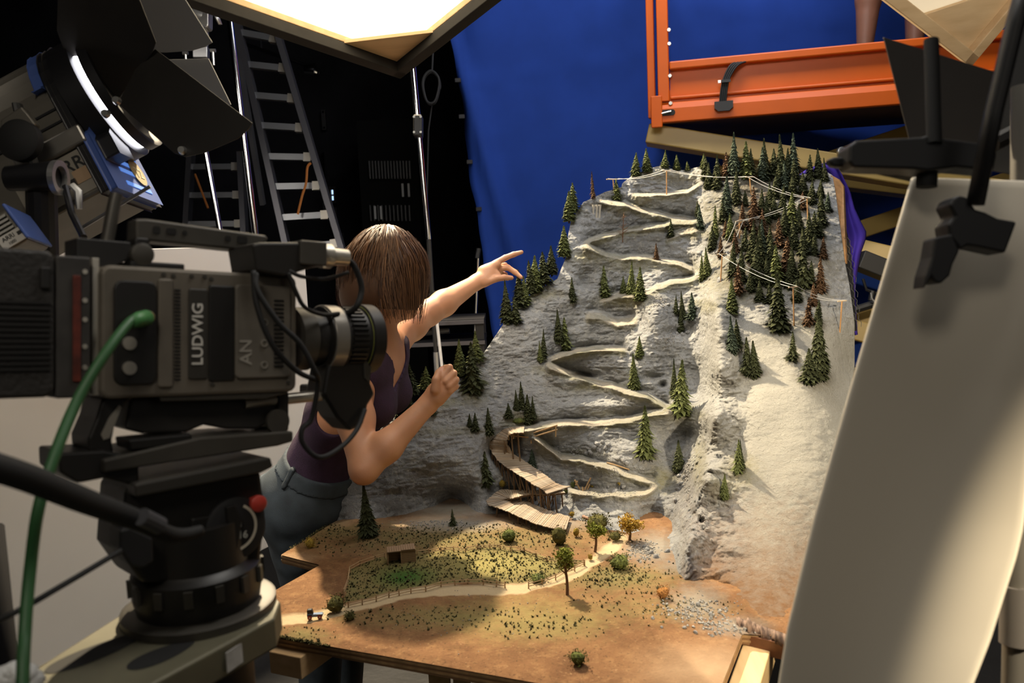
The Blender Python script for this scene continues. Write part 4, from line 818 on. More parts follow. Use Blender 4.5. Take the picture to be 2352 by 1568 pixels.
class Field:
    def __init__(s, prims, h, pad=.03):
        bx = [prim_box(p, pad) for p in prims]; s.lo = np.min([b[0] for b in bx], 0); hi = np.max([b[1] for b in bx], 0); s.h = h
        s.n = np.ceil((hi - s.lo) / h).astype(int) + 1; s.v = np.full(s.n, .5, np.float32)
        for p in prims: s.blend(p)
    def _blk(s, lo, hi):
        i = np.clip(np.floor((lo - s.lo) / s.h).astype(int), 0, s.n - 1); j = np.clip(np.ceil((hi - s.lo) / s.h).astype(int) + 1, 1, s.n); return i, j
    def _pts(s, i, j):
        g = np.meshgrid(*[np.arange(a, b, dtype=np.float32) * s.h + l for a, b, l in zip(i, j, s.lo.astype(np.float32))], indexing='ij'); return np.stack(g, -1)
    def blend(s, p):
        k = p[-1]; i, j = s._blk(*prim_box(p, k + .03)); sl = tuple(slice(a, b) for a, b in zip(i, j)); s.v[sl] = smin(s.v[sl], prim_sdf(p, s._pts(i, j)), k)
    def all_pts(s): return s._pts(np.zeros(3, int), s.n)
    def mesh(s, v=None):
        v = s.v if v is None else v; v = np.pad(v, 1, constant_values=.5); ins = v < 0
        c = sum(ins[a:a + v.shape[0] - 1, b:b + v.shape[1] - 1, d:d + v.shape[2] - 1].astype(np.int8) for a in (0, 1) for b in (0, 1) for d in (0, 1))
        act = np.argwhere((c > 0) & (c < 8)); K = [(a, b, d) for a in (0, 1) for b in (0, 1) for d in (0, 1)]
        cv = np.stack([v[act[:, 0] + a, act[:, 1] + b, act[:, 2] + d] for a, b, d in K], 1); acc = np.zeros((len(act), 3)); cnt = np.zeros(len(act))
        for p in range(8):
            for q in range(p + 1, 8):
                if sum(abs(x - y) for x, y in zip(K[p], K[q])) != 1: continue
                m = (cv[:, p] < 0) != (cv[:, q] < 0); t = cv[:, p] / (cv[:, p] - cv[:, q] + 1e-12); e = np.array(K[p]) + t[:, None] * (np.array(K[q]) - np.array(K[p])); acc[m] += e[m]; cnt[m] += 1
        pos = (act + acc / cnt[:, None] - 1) * s.h + s.lo; idx = np.full(c.shape, -1, np.int64); idx[tuple(act.T)] = np.arange(len(act)); F = []
        for ax in range(3):
            b_, d_ = [(1, 2), (2, 0), (0, 1)][ax]; sl0 = [slice(None)] * 3; sl1 = [slice(None)] * 3; sl0[ax] = slice(0, -1); sl1[ax] = slice(1, None); A, B = ins[tuple(sl0)], ins[tuple(sl1)]
            e = np.argwhere(A != B); e = e[(e[:, b_] > 0) & (e[:, d_] > 0) & (e[:, b_] < c.shape[b_]) & (e[:, d_] < c.shape[d_])]; fl = A[tuple(e.T)]
            def g(o1, o2): w_ = e.copy(); w_[:, b_] -= o1; w_[:, d_] -= o2; return idx[tuple(w_.T)]
            q = np.stack([g(1, 1), g(0, 1), g(0, 0), g(1, 0)], 1); q[~fl] = q[~fl][:, ::-1]; F.append(q)
        return pos, np.vstack(F)
def body_obj(pos, F, name, m, parent=None, smooth_it=2, **kw):
    mb = MB(); mb.add(pos, F); o = mb.build(name, m, parent, smooth='all', **kw)
    if smooth_it: s = o.modifiers.new('relax', 'SMOOTH'); s.iterations = smooth_it; s.factor = .5
    return o
def skin_mat(name, col):
    m = mat(name, col, .48, noise=(14, .12), bump=(500, .06)); b = m.node_tree.nodes['Principled BSDF']; b.inputs['Subsurface Weight'].default_value = .12; b.inputs['Subsurface Radius'].default_value = (.012, .004, .002); b.inputs['Subsurface Scale'].default_value = .5; return m
skin = skin_mat('skin_light', (.58, .29, .165)); skin2 = skin_mat('skin_tan', (.20, .085, .05))
def cap(a, b, ra, rb, k=.02): return ('c', tuple(a), tuple(b), ra, rb, k)
def ell(c, r, R=I3, k=.02): return ('e', tuple(c), tuple(r), R, k)
def woman():
    pel = P(730, 1128, 2.42); wai = P(745, 1045, 2.40); rib = P(792, 950, 2.34); che = P(838, 865, 2.29); nek = P(868, 778, 2.28); hd = P(893, 640, 2.28)
    sR = P(800, 868, 2.165); sL = P(905, 775, 2.43); eR = P(836, 1078, 2.06); wR = P(983, 928, 2.11); eL = P(985, 718, 2.56); wL = P(1094, 648, 2.70)
    up = (nek - pel) / np.linalg.norm(nek - pel); lat = sL - sR; lat -= up * (lat @ up); lat /= np.linalg.norm(lat); fr = np.cross(lat, up); fr *= np.sign(fr[0]); TR = np.stack([fr, lat, up], 1)
    fd = np.array((.62, .77, -.12)); fd /= np.linalg.norm(fd); HR = frame(fd)
    torso = [ell(pel, (.100, .150, .095), TR, .05), ell(wai, (.088, .122, .10), TR, .06), ell(rib, (.098, .130, .11), TR, .06), ell(che, (.090, .140, .095), TR, .05),
             cap(che + up * .05 - lat * .10, che + up * .05 + lat * .10, .060, .060, .05), ell(che + fr * .070 - up * .035 - lat * .062, (.052, .056, .054), TR, .03), ell(che + fr * .070 - up * .035 + lat * .062, (.052, .056, .054), TR, .03), ell(pel - fr * .05 - up * .03 - lat * .07, (.09, .085, .09), TR, .04), ell(pel - fr * .05 - up * .03 + lat * .07, (.09, .085, .09), TR, .04)]
    neck = [cap(nek - up * .03, hd - HR[:, 2] * .06 - fd * .02, .052, .046, .03), cap(nek - up * .015, sR, .040, .046, .04), cap(nek - up * .015, sL, .040, .046, .04)]
    head = [ell(hd, (.098, .076, .108), HR, .02), ell(hd + fd * .045 - HR[:, 2] * .055, (.050, .050, .052), HR, .03), cap(hd + fd * .094 + HR[:, 2] * .005, hd + fd * .113 - HR[:, 2] * .022, .008, .013, .010), ell(hd + fd * .088 - HR[:, 2] * .052, (.010, .022, .008), HR, .008), ell(hd + fd * .078 - HR[:, 2] * .088, (.020, .022, .018), HR, .015),
            ell(hd + HR[:, 1] * .076 - HR[:, 2] * .01 , (.016, .009, .030), HR, .005), ell(hd - HR[:, 1] * .076 - HR[:, 2] * .01, (.016, .009, .030), HR, .005), ell(hd + fd * .088 + HR[:, 1] * .032 + HR[:, 2] * .006, (.010, .014, .009), HR, .004), ell(hd + fd * .088 - HR[:, 1] * .032 + HR[:, 2] * .006, (.010, .014, .009), HR, .004)]
    arms = [cap(sR, sR + (eR - sR) * .45, .050, .047, .03), cap(sR + (eR - sR) * .45, eR, .047, .033, .02), cap(eR, eR + (wR - eR) * .35, .033, .037, .02), cap(eR + (wR - eR) * .35, wR, .037, .0235, .02),
            cap(sL, sL + (eL - sL) * .5, .046, .044, .03), cap(sL + (eL - sL) * .5, eL, .044, .036, .02), cap(eL, eL + (wL - eL) * .3, .037, .038, .02), cap(eL + (wL - eL) * .3, wL, .038, .0235, .02)]
    def pl(pts, rs, k=.004, d0=0): return [cap(P(*a), P(*b), ra, rb, k) for a, b, ra, rb in zip(pts[:-1], pts[1:], rs[:-1], rs[1:])]
    r = .0082
    hl = [cap(wL, P(1122, 628, 2.72), .0235, .026, .012), cap(P(1110, 622, 2.715), P(1140, 608, 2.73), .018, .015, .01), cap(P(1112, 645, 2.70), P(1140, 632, 2.72), .018, .015, .01), cap(P(1116, 634, 2.73), P(1142, 622, 2.75), .02, .016, .01)]
    hl += pl([(1138, 604, 2.73), (1160, 592, 2.74), (1180, 584, 2.745), (1198, 579, 2.745)], [.0105, .0095, .0088, .0068])                # forefinger pointing
    hl += pl([(1142, 612, 2.745), (1160, 609, 2.765), (1168, 617, 2.785)], [.0100, .0088, .0075])                                         # curled
    hl += pl([(1143, 619, 2.74), (1166, 614, 2.745), (1183, 625, 2.74), (1197, 637, 2.73)], [.0102, .0092, .0085, .0066])                # middle, reaching down to the tree
    hl += pl([(1143, 628, 2.75), (1160, 630, 2.77), (1166, 640, 2.785)], [.0092, .0082, .0070])
    hl += pl([(1112, 650, 2.695), (1138, 640, 2.70), (1158, 637, 2.71), (1175, 638, 2.72)], [.0135, .0110, .0098, .0075])                 # thumb
    hr = [cap(wR, P(1002, 900, 2.11), .0235, .024, .012), cap(P(1000, 904, 2.105), P(1018, 876, 2.10), .020, .014, .012), cap(P(1008, 914, 2.105), P(1030, 896, 2.10), .018, .013, .012), cap(P(1004, 908, 2.12), P(1024, 886, 2.11), .018, .014, .010)]
    for (a, b, c, q) in (((1016, 866, 2.095), (1033, 843, 2.105), (1022, 844, 2.140), (1010, 860, 2.145)), ((1025, 876, 2.09), (1043, 857, 2.10), (1034, 853, 2.136), (1020, 866, 2.142)), ((1031, 887, 2.09), (1048, 872, 2.10), (1040, 866, 2.134), (1026, 876, 2.14)), ((1033, 898, 2.095), (1047, 887, 2.105), (1041, 879, 2.132), (1029, 887, 2.136))):
        hr += pl([a, b, c, q], [.0092, .0084, .0076, .0066], .0018)
    hr += pl([(1000, 895, 2.085), (1001, 872, 2.083), (1007, 856, 2.095), (1015, 846, 2.112)], [.0125, .0100, .0088, .0068], .003)
    hipR, hipL = pel - lat * .085 - up * .05, pel + lat * .085 - up * .05; kR, kL = np.array((hipR[0] + .03, hipR[1] + .03, .43)), np.array((hipL[0] + .03, hipL[1] + .05, .43)); aR, aL = np.array((kR[0] - .03, kR[1], .07)), np.array((kL[0] - .03, kL[1] + .02, .07))
    legs = [cap(hipR, kR, .088, .058, .04), cap(kR, aR, .056, .038, .02), cap(hipL, kL, .088, .058, .04), cap(kL, aL, .056, .038, .02)]
    feet = [cap(aR - (0, 0, .03), aR + (.12, .05, -.045), .034, .026, .02), cap(aL - (0, 0, .03), aL + (.12, .05, -.045), .034, .026, .02)]
    fld = Field(torso + neck + head + arms + legs + feet + hl + hr, .0034); pos, F = fld.mesh()
    root = body_obj(pos, F, 'woman', skin, label='woman with brown bob leaning over the model, one arm pointing at a tree', cat='person', smooth_it=2)
    # tank top
    tf = Field(torso + [cap(nek - up * .03 - lat * .07, sR + lat * .028, .036, .042, .03), cap(nek - up * .03 + lat * .07, sL - lat * .028, .036, .042, .03)], .0045, .05); X = tf.all_pts()
    v = tf.v - .0065; hgt = (X - wai) @ up; v = np.maximum(v, -(hgt + .025))
    vp = P(884, 874, 2.24); cut = np.minimum(prim_sdf(cap(nek + up * .06, nek - up * .02 + fr * .03, .088, .070), X), prim_sdf(cap(nek - up * .02 + fr * .05, vp + fr * .03, .064, .012), X)); v = np.maximum(v, -cut)
    for s_ in (sR + lat * .002, sL - lat * .002): v = np.maximum(v, -prim_sdf(cap(s_ - up * .11, s_ + up * .02, .058, .045), X))
    pos, F = tf.mesh(v); body_obj(pos, F, 'tank_top', mat('purple_jersey', (.036, .014, .042), .85, noise=(30, .3), bump=(300, .2)), root, label='dark purple sleeveless v-neck top', smooth_it=3)
    # jeans
    jf = Field(torso[:2] + torso[-2:] + legs, .0055, .05); X = jf.all_pts(); wr = .004 * np.sin((X @ up) * 90 + 6 * np.sin((X @ fr) * 14)) * np.exp(-(((X - pel) @ up + .10) / .10) ** 2)
    v0 = jf.v - .010 - wr * .5; hj = (X - wai) @ up; v = np.maximum(np.maximum(v0, hj + .012), .10 - X[..., 2])
    denim = mat('denim', (.050, .068, .085), .85, noise=(16, .45), bump=(600, .25)); pos, F = jf.mesh(v); jo = body_obj(pos, F, 'jeans', denim, root, label='faded blue denim jeans', smooth_it=2)
    v = np.maximum(np.maximum(v0 - .003, hj + .010), -(hj + .048)); pos, F = jf.mesh(v); body_obj(pos, F, 'waistband', denim, jo)
    for s_, px in ((-1, 695), (1, 700)):
        c = pel - fr * .10 + lat * .075 * s_ - up * .055; Q = (X - c); q = np.maximum(np.abs(Q @ lat) - .058, np.abs(Q @ up) - .065); v = np.maximum(np.maximum(v0 - .0035, q), (Q @ fr) - .05); pos, F = jf.mesh(v); body_obj(pos, F, 'pocket', mat('denim_pocket', (.058, .078, .098), .85, noise=(20, .4), bump=(600, .25)), jo)
    c = wai - up * .03; Q = X - c; v = np.maximum(np.maximum(v0 - .007, np.abs(Q @ up) - .028), np.maximum(np.abs(Q @ fr + .03) - .008, Q @ lat)); pos, F = jf.mesh(v); body_obj(pos, F, 'belt_loop', denim, jo)
    for a in (aR, aL):
        mb = MB(); mb.rbox(a + np.array((.045, .02, -.05)), (.25, .09, .04), np.stack([frame((.92, .38, 0))[:, 0], frame((.92, .38, 0))[:, 1], np.array((0, 0, 1.0))], 1), .02); mb.build('shoe', mat('black_shoe', (.015, .015, .015), .6), root, bevel=.008)
    # hair: a cap with many strands over it, cut at the jaw
    top = HR[:, 2]; hm = mat('brown_hair', (.16, .075, .035), .55, spec=.28); nt = hm.node_tree; b = nt.nodes['Principled BSDF']; at_ = nt.nodes.new('ShaderNodeAttribute'); at_.attribute_name = 'shade'; cr = nt.nodes.new('ShaderNodeValToRGB')
    cr.color_ramp.elements[0].color = (.030, .013, .007, 1); cr.color_ramp.elements[1].color = (.20, .095, .042, 1); nt.links.new(at_.outputs['Fac'], cr.inputs['Fac']); nt.links.new(cr.outputs['Color'], b.inputs['Base Color'])
    hc = hd + top * .012 - fd * .012; hp = [ell(hc, (.108, .100, .116), HR, .02), ell(hc - top * .06 - fd * .02, (.100, .108, .085), HR, .04)]; hf = Field(hp, .006); X = hf.all_pts(); Q = X - hd
    v = np.maximum(hf.v, -((Q @ top) + .082)); v = np.maximum(v, -prim_sdf(ell(hd + fd * .085 - top * .04, (.085, .070, .095), HR), X)); pos, F = hf.mesh(v)
    mb = MB(); mb.add(pos, F); sh = list(.25 + .0 * pos[:, 0]); r_ = np.random.default_rng(3)
    crown = 1.0
    for k in range(2600):
        th = r_.uniform(-pi, pi)
        if abs(th) < radians(48): continue
        off = .002 + .010 * r_.random() ** 2; ph = r_.uniform(0, 6.28); amp = .004 + .006 * r_.random(); lg = r_.uniform(.74, 1.08); start = r_.uniform(.06, .9) if r_.random() < .6 else .05; pts = []; part = .35 * sin(th * 2) * 0
        for t in np.linspace(0, 1, 11):
            pol = start + (2.02 - start) * t * lg; ca, sa = cos(th + .10 * sin(ph + 3 * t)), sin(th + .10 * sin(ph + 3 * t))
            if pol < 1.6: q = hc + fd * ca * .112 * sin(pol) + HR[:, 1] * sa * .106 * sin(pol) + top * .120 * cos(pol)
            else: zz = -.120 * (pol - 1.6) * 1.9; q = hc + fd * ca * (.112 - .10 * (pol - 1.6) ** 2 * 1.1) + HR[:, 1] * sa * (.108 + .02 * (pol - 1.6)) + top * zz
            out = fd * ca + HR[:, 1] * sa; q = q + out * (off * min(1, .3 + t) + amp * 1.5 * t * sin(ph * .35 + 3 * th + 7 * t)) + top * off * max(0, 1 - 2 * t); pts.append(q)
        pts = np.array(pts); side_ = np.cross(np.gradient(pts, axis=0), out); side_ /= np.linalg.norm(side_, axis=1)[:, None] + 1e-9; wd = np.linspace(.0022, .0009, 11)[:, None] * r_.uniform(.35, 1.0)
        mb.add(np.vstack([pts - side_ * wd, pts + side_ * wd]), [(i, i + 1, i + 12, i + 11) for i in range(10)]); s_ = np.clip(r_.normal(.42, .2), 0, 1); sh += list(np.concatenate([np.full(11, s_)] * 2))
    ho = mb.build('hair', hm, root, label='jaw-length brown bob', smooth='all'); attr(ho, 'shade', sh)
woman()
def lift_person():
    d = 3.95; a = P(1985, 128, d); b = P(2098, 118, d + .12); zf = a[2] - .075; aR = np.array((a[0], a[1], zf + .08)); aL = np.array((b[0], b[1], zf + .08)); kR = P(1996, -2, d) + (.0, -.02, .06); kL = P(2106, -12, d + .12) + (0, -.02, .06); kR[2] = kL[2] = zf + .48
    hR, hL = np.array((aR[0] + .05, aR[1] + .05, zf + .88)), np.array((aL[0] - .03, aL[1] + .03, zf + .88)); pel = (hR + hL) / 2 + (0, 0, .06); che = pel + (0, -.06, .40); nek = che + (0, -.02, .15); hd = nek + (0, -.03, .17)
    pr = [cap(aR, aR + (kR - aR) * .62, .033, .056, .02), cap(aR + (kR - aR) * .62, kR, .056, .054, .02), cap(kR, hR, .058, .085, .03), cap(aL, aL + (kL - aL) * .62, .033, .056, .02), cap(aL + (kL - aL) * .62, kL, .056, .054, .02), cap(kL, hL, .058, .085, .03), ell(pel, (.16, .11, .11), I3, .05), ell((pel + che) / 2, (.14, .10, .16), I3, .06), ell(che, (.17, .11, .14), I3, .06),
          cap(nek, hd, .055, .05, .03), ell(hd, (.078, .098, .112), I3, .02), cap(che + (-.17, 0, .09), che + (-.24, -.06, -.18), .05, .04, .04), cap(che + (-.24, -.06, -.18), che + (-.2, -.26, -.22), .04, .03, .02), cap(che + (.17, 0, .09), che + (.25, -.04, -.19), .05, .04, .04), cap(che + (.25, -.04, -.19), che + (.22, -.25, -.26), .04, .03, .02), cap(aR - (0, -.03, .04), aR + (-.02, -.15, -.055), .036, .026, .02), cap(aL - (0, -.03, .04), aL + (.03, -.15, -.055), .036, .026, .02), ell(che + (-.2, -.32, -.22), (.03, .05, .04), I3, .02), ell(che + (.22, -.32, -.27), (.03, .05, .04), I3, .02)]
    f = Field(pr, .009); pos, F = f.mesh(); root = body_obj(pos, F, 'person', skin2, label='bare lower legs of a person standing on the orange lift platform', cat='person')
    cf = Field([pr[2], pr[5], pr[6]], .010, .05); X = cf.all_pts(); v = np.maximum(cf.v - .014, kR[2] + .06 - X[..., 2]); pos, F = cf.mesh(v); body_obj(pos, F, 'shorts', mat('dark_shorts', (.02, .022, .03), .85), root)
    cf = Field(pr[6:9], .010, .05); X = cf.all_pts(); v = np.maximum(np.maximum(cf.v - .014, pel[2] + .02 - X[..., 2]), X[..., 2] - nek[2] + .01); pos, F = cf.mesh(v); body_obj(pos, F, 'shirt', mat('dark_shirt', (.03, .03, .03), .85), root)
    for a_, sx in ((aR, -.02), (aL, .03)): mb = MB(); mb.rbox(a_ + np.array((sx / 2, -.06, -.055)), (.09, .26, .05), I3, .02); mb.build('shoe', MATS['black_shoe'], root, bevel=.01)
    return zf
ZDECK = lift_person()
# ================================================================== gear behind the model
chrome = mat('chrome', (.75, .76, .78), .12, 1.0); alu = mat('aluminium', (.42, .43, .45), .35, .9); black_gear = mat('black_gear', (.014, .014, .015), .5); black_rub = mat('black_rubber', (.010, .010, .010), .75)
silver_cast = mat('silver_cast', (.50, .50, .49), .35, .8)
orange = mat('orange_paint', (.62, .105, .004), .42, spec=.3, noise=(5, .12)); beige = mat('beige_paint', (.40, .27, .075), .45, noise=(4, .15)); steel = mat('bolt_steel', (.5, .5, .48), .3, .9)
def zmatch(px, py, z):                                           # distance along the view at which a pixel reaches height z
    return np.dot(PZ(px, py, z) - CAM, FW)
def lift():
    a = P(1500, 283, 3.9); z0 = a[2]; b = P(2100, 232, 3.62); b[2] = z0; u = (b - a) / np.linalg.norm(b - a); n = np.array((-u[1], u[0], 0)); n *= np.sign(n[1]); R = np.stack([u, n, (0, 0, 1.0)], 1); L = 1.75; s = 3.85 / FPX
    root = thing('scissor_lift', 'orange and beige scissor lift platform standing behind the model mountain', 'lift', (a[0] + .8, a[1] + .3, 0))
    def pc(x, y, z): return a + u * x + n * y + np.array((0, 0, z))
    H = .262
    mb = MB(); mb.box(pc(L / 2 + .04, .012, H / 2 + .03), (L - .08, .01, H - .06), R); mb.build('toe_panel', orange, root)
    mb = MB(); mb.box(pc(L / 2 + .04, -.004, H - .018), (L - .08, .045, .036), R); mb.build('top_flange', orange, root, bevel=.006)
    mb = MB(); mb.prism([(-.028, -.04), (.012, -.04), (.012, .05), (-.006, .05), (-.028, .02)], L, pc(L / 2, 0, .036), np.stack([n, u, (0, 0, 1.0)], 1)); mb.build('bottom_rail', orange, root, bevel=.004)
    mb = MB(); mb.box(pc(L / 2 + .04, .000, .105), (L - .08, .018, .014), R); mb.build('pressed_rib', orange, root, bevel=.005)
    mb = MB(); mb.box(pc(L / 2, .37, .02), (L, .72, .05), R); mb.build('deck', mat('deck_dark', (.05, .02, .012), .6), root)
    mb = MB(); mb.box(pc(L / 2, .75, H / 2), (L, .012, H), R); mb.build('toe_panel', orange, root)
    for x, y in ((-.005, .03), (.052, .0)):
        mb = MB(); mb.box(pc(x, y, .60 + (0 if x < .02 else .0)), (.034 if x < .02 else .05, .045, 1.15 if x < .02 else 1.02), R); mb.build('guard_post', orange, root, bevel=.004)
    for x, y in ((L - .03, 0), (.0, .74), (L - .03, .74)): mb = MB(); mb.box(pc(x, y, .60), (.045, .045, 1.15), R); mb.build('guard_post', orange, root, bevel=.004)
    mb = MB(); mb.box(pc(-.005, .38, .90), (.035, .7, .045), R); mb.build('guard_rail', orange, root, bevel=.004)
    for z in (1.13,):
        for y in (0, .74): mb = MB(); mb.box(pc(L / 2, y, z), (L, .035, .04), R); mb.build('guard_rail', orange, root, bevel=.004)
    mb = MB(); mb.box(pc(.02, -.030, .045), (.05, .02, .14), R); mb.build('corner_plate', orange, root, bevel=.004)
    for z in (.08, .20, .34, .40): mb = MB(); mb.lathe([(0, .009), (.012, .008)], pc(.082, -.012, z), -n, 8); mb.build('bolt', steel, root)
    mb = MB(); mb.rbox(pc(.06, -.030, .038), (.085, .006, .026), R, .013, 5); sl = mb.build('slot', black_rub, root)
    mb = MB(); mb.tube([pc(.035, -.036, .034), pc(.085, -.036, .042)], .004, 6); mb.build('slot_pin', steel, sl)
    mb = MB(); mb.prism([(-.04, .016), (.04, .016), (.04, -.012), (.024, -.026), (-.024, -.026), (-.04, -.012)], .03, pc(.315, -.035, .05), R); mb.build('cable_gland', black_gear, root)
    for k in range(4):
        o = (k - 1.5) * .008; mb = MB(); mb.tube(spline([pc(.31 + o, -.045, .055), pc(.318 + o, -.05, .12), pc(.33 + o, -.048, .165), pc(.36 + o * 1.4, -.04, .215), pc(.40 + o * 2, -.015, .235)], 6), .0045, 6); mb.build('cable', black_rub, root, smooth=True)
    mb = MB(); mb.box(pc(.326, -.056, .15), (.04, .012, .012), R); mb.build('cable_clip', black_gear, root); mb = MB(); mb.box(pc(.298, -.05, .15), (.012, .012, .012), R); mb.build('bolt', steel, root)
    # scissor arms: square tubes, each between two pixels at a distance
    def armt(p, q, hpx, nm='scissor_arm', th=.10):
        p, q = np.array(p), np.array(q); v = q - p; d = np.dot((p + q) / 2 - CAM, FW); mb = MB(); mb.box((p + q) / 2, (np.linalg.norm(v), th, hpx * d / FPX), frame(v, UP)); return mb.build(nm, beige, root, bevel=.006)
    armt(P(1488, 310, 3.98), P(2460, 468, 3.6), 46); armt(P(1905, 372, 4.12), P(2440, 195, 4.0), 44); armt(P(1700, 390, 4.25), P(2440, 480, 4.1), 30)
    armt(P(1880, 560, 4.10), P(2360, 400, 4.0), 40); armt(P(1850, 545, 3.96), P(2300, 652, 3.75), 46); armt(P(1860, 775, 4.1), P(2300, 640, 4.0), 46); armt(P(1860, 730, 3.96), P(2300, 850, 3.75), 46)
    armt(P(1640, 395, 4.1), P(1930, 452, 4.05), 24); armt(P(1860, 980, 4.1), P(2300, 830, 4.0), 46); armt(P(1860, 930, 3.96), P(2300, 1060, 3.75), 46)
    c = P(1931, 348, 3.74); mb = MB(); mb.lathe([(0, .019), (.016, .018), (.018, .012)], c, -FW, 20); pv = mb.build('pivot_pin', steel, root, smooth=True); mb = MB(); mb.lathe([(0, .007), (.004, .006)], c - FW * .018, -FW, 6); mb.build('bolt', black_gear, pv)
    cb = P(2060, 1080, 3.9); mb = MB(); mb.box((cb[0], cb[1] + .1, .32), (1.7, .7, .36), R); mb.build('chassis', mat('chassis_grey', (.10, .10, .10), .5), root, bevel=.01)
    for x in (-.6, .6):
        for y in (-.38, .38): mb = MB(); mb.lathe([(-.05, .10), (-.05, .15), (.05, .15), (.05, .10)], np.array((cb[0], cb[1] + .1, .15)) + u * x + n * y, n, 20); mb.build('wheel', black_rub, root, smooth=True)
    for x in (0, .5): mb = MB(); q = P(1990 + 180 * x, 1010, 3.9); mb.box((q[0], q[1], .62), (.08, .1, .5)); mb.build('upright', beige, root)
lift()
# small lamp hung on the lift frame
def hung_lamp():
    c = P(2004, 632, 3.55); root = thing('work_lamp', 'small black flood lamp hanging in a yoke beside the violet cloth', 'lamp', c); R = frame(.93 * RT - .37 * UP, UP)
    s = 3.55 / FPX
    mb = MB(); mb.box(P(2010, 612, 3.55), (86 * s, .09, 42 * s), R); mb.build('housing', black_gear, root, bevel=.004)
    mb = MB(); mb.tube([P(1982, 640, 3.5), P(1990, 665, 3.5), P(2030, 680, 3.5), P(2042, 655, 3.5)], .006, 6); mb.build('yoke', black_gear, root)
    mb = MB(); mb.cyl(P(2004, 668, 3.5), P(2000, 690, 3.5), .012, 8); mb.build('spigot', black_gear, root)
    mb = MB(); mb.tube(spline([P(2000, 672, 3.49), P(2006, 690, 3.49), P(2030, 700, 3.5), P(2060, 700, 3.52)], 6), .003, 5); mb.build('cable', mat('grey_cable', (.3, .3, .3), .6), root)
    mb = MB(); mb.tube([P(1962, 712, 3.55), P(2100, 668, 3.5)], .016, 8); mb.build('mount_bar', black_gear, root)
hung_lamp()
# ------------------------------------------------------------------ diffusion frames
silk = bpy.data.materials.new('diffusion_silk'); silk.use_nodes = True; nt = silk.node_tree; nt.nodes.remove(nt.nodes['Principled BSDF']); out = nt.nodes['Material Output']
d1 = nt.nodes.new('ShaderNodeBsdfDiffuse'); d2 = nt.nodes.new('ShaderNodeBsdfTranslucent'); ms = nt.nodes.new('ShaderNodeMixShader'); d1.inputs[0].default_value = (.75, .73, .69, 1); d2.inputs[0].default_value = (.85, .82, .76, 1); ms.inputs[0].default_value = .5
nt.links.new(d1.outputs[0], ms.inputs[1]); nt.links.new(d2.outputs[0], ms.inputs[2]); nt.links.new(ms.outputs[0], out.inputs['Surface'])
MATS['white_silk'] = silk; silk2 = silk.copy(); silk2.name = 'dimmed_silk'  # the white silk again, darkened in colour because little light reaches it
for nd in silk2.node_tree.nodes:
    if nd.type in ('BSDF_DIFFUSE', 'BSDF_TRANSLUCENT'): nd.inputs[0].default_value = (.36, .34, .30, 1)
fw = wood('frame_wood', (.72, .52, .30), (.60, .41, .22), 50, 0)
def diff_frame(name, label, c0, e1, e2, outer, dep_, wd, lampE, lamp_off, silk=None, size=.85):
    """tray: silk stretched on a wooden rim; c0 the low corner, e1 and e2 the two edges that run out of it"""
    e1, e2 = np.array(e1), np.array(e2); l1, l2 = np.linalg.norm(e1), np.linalg.norm(e2); u = e1 / l1; v = e2 - u * (e2 @ u); l2 = np.linalg.norm(v); v /= l2; n = np.cross(u, v); n *= -np.sign(n @ (c0 - CAM)); root = thing(name, label, 'diffusion frame', c0)
    l1 = l2 = size
    for (p, d_, o_, L) in ((c0, u, v, l1), (c0, v, u, l2), (c0 + v * l2, u, -v, l1), (c0 + u * l1, v, -u, l2)):
        R = np.stack([d_, o_, np.cross(d_, o_)], 1); c = p + d_ * L / 2 + o_ * wd / 2 + n * dep_ / 2
        mb = MB(); mb.box(c, (L, wd, dep_), R); bar = mb.build('frame_bar', fw, root, bevel=.002)
        if outer: mb = MB(); mb.box(p + d_ * L / 2 + o_ * (wd * .45 if d_ is u else wd * .33) + n * (dep_ + .001), (L + .01, wd * (.95 if d_ is u else .7), .003), R); mb.build('black_tape', mat('gaffer_tape', (.016, .015, .014), .8, noise=(20, .5)), bar)
        if outer: mb = MB(); mb.box(p + d_ * L / 2 + o_ * wd / 2 + n * (dep_ + .016), (L, wd, .030), R); mb.build('black_batten', MATS['gaffer_tape'], bar, bevel=.002)
        if outer: mb = MB(); mb.box(p + d_ * L / 2 - o_ * .003 + n * dep_ * .46, (L + .01, .006, dep_ * .96), R); mb.build('black_tape', mat('gaffer_tape', (.016, .015, .014), .8, noise=(20, .5)), bar)
    k = .16; mb = MB(); mb.plate([c0 + u * wd + v * wd + n * .012, c0 + u * (wd + k) + v * wd + n * .012, c0 + u * wd + v * (wd + k) + n * .012], .01, n); mb.build('corner_brace', fw, root, bevel=.001)
    m_ = 24; V = []; 
    for i in range(m_):
        for j in range(m_):
            s_, t_ = i / (m_ - 1), j / (m_ - 1); V.append(c0 + u * (wd * .3 + s_ * (l1 - wd * .6)) + v * (wd * .3 + t_ * (l2 - wd * .6)) - n * (.002 + .03 * sin(pi * s_) * sin(pi * t_) * .5 + .004 * sin(s_ * 17 + t_ * 5)))
    mb = MB(); mb.add(V, [(i * m_ + j, i * m_ + j + 1, (i + 1) * m_ + j + 1, (i + 1) * m_ + j) for i in range(m_ - 1) for j in range(m_ - 1)]); mb.build('silk', silk or MATS['white_silk'], root, smooth='all', label='white diffusion silk')
    c = c0 + u * lamp_off[0] + v * lamp_off[1] - n * lamp_off[2]; spot(name + '_lamp', tuple(c), tuple(c0 + u * lamp_off[3] + v * lamp_off[4]), lampE, (1.0, .84, .6), 95, .8, .10)
    return root, u, v, n
cA = P(917, 144, 2.30)
def square(c, a, px, py): e = a - c; return P(px, py, e @ (c - CAM) / (e @ ray(px, py)))   # second edge square to the first
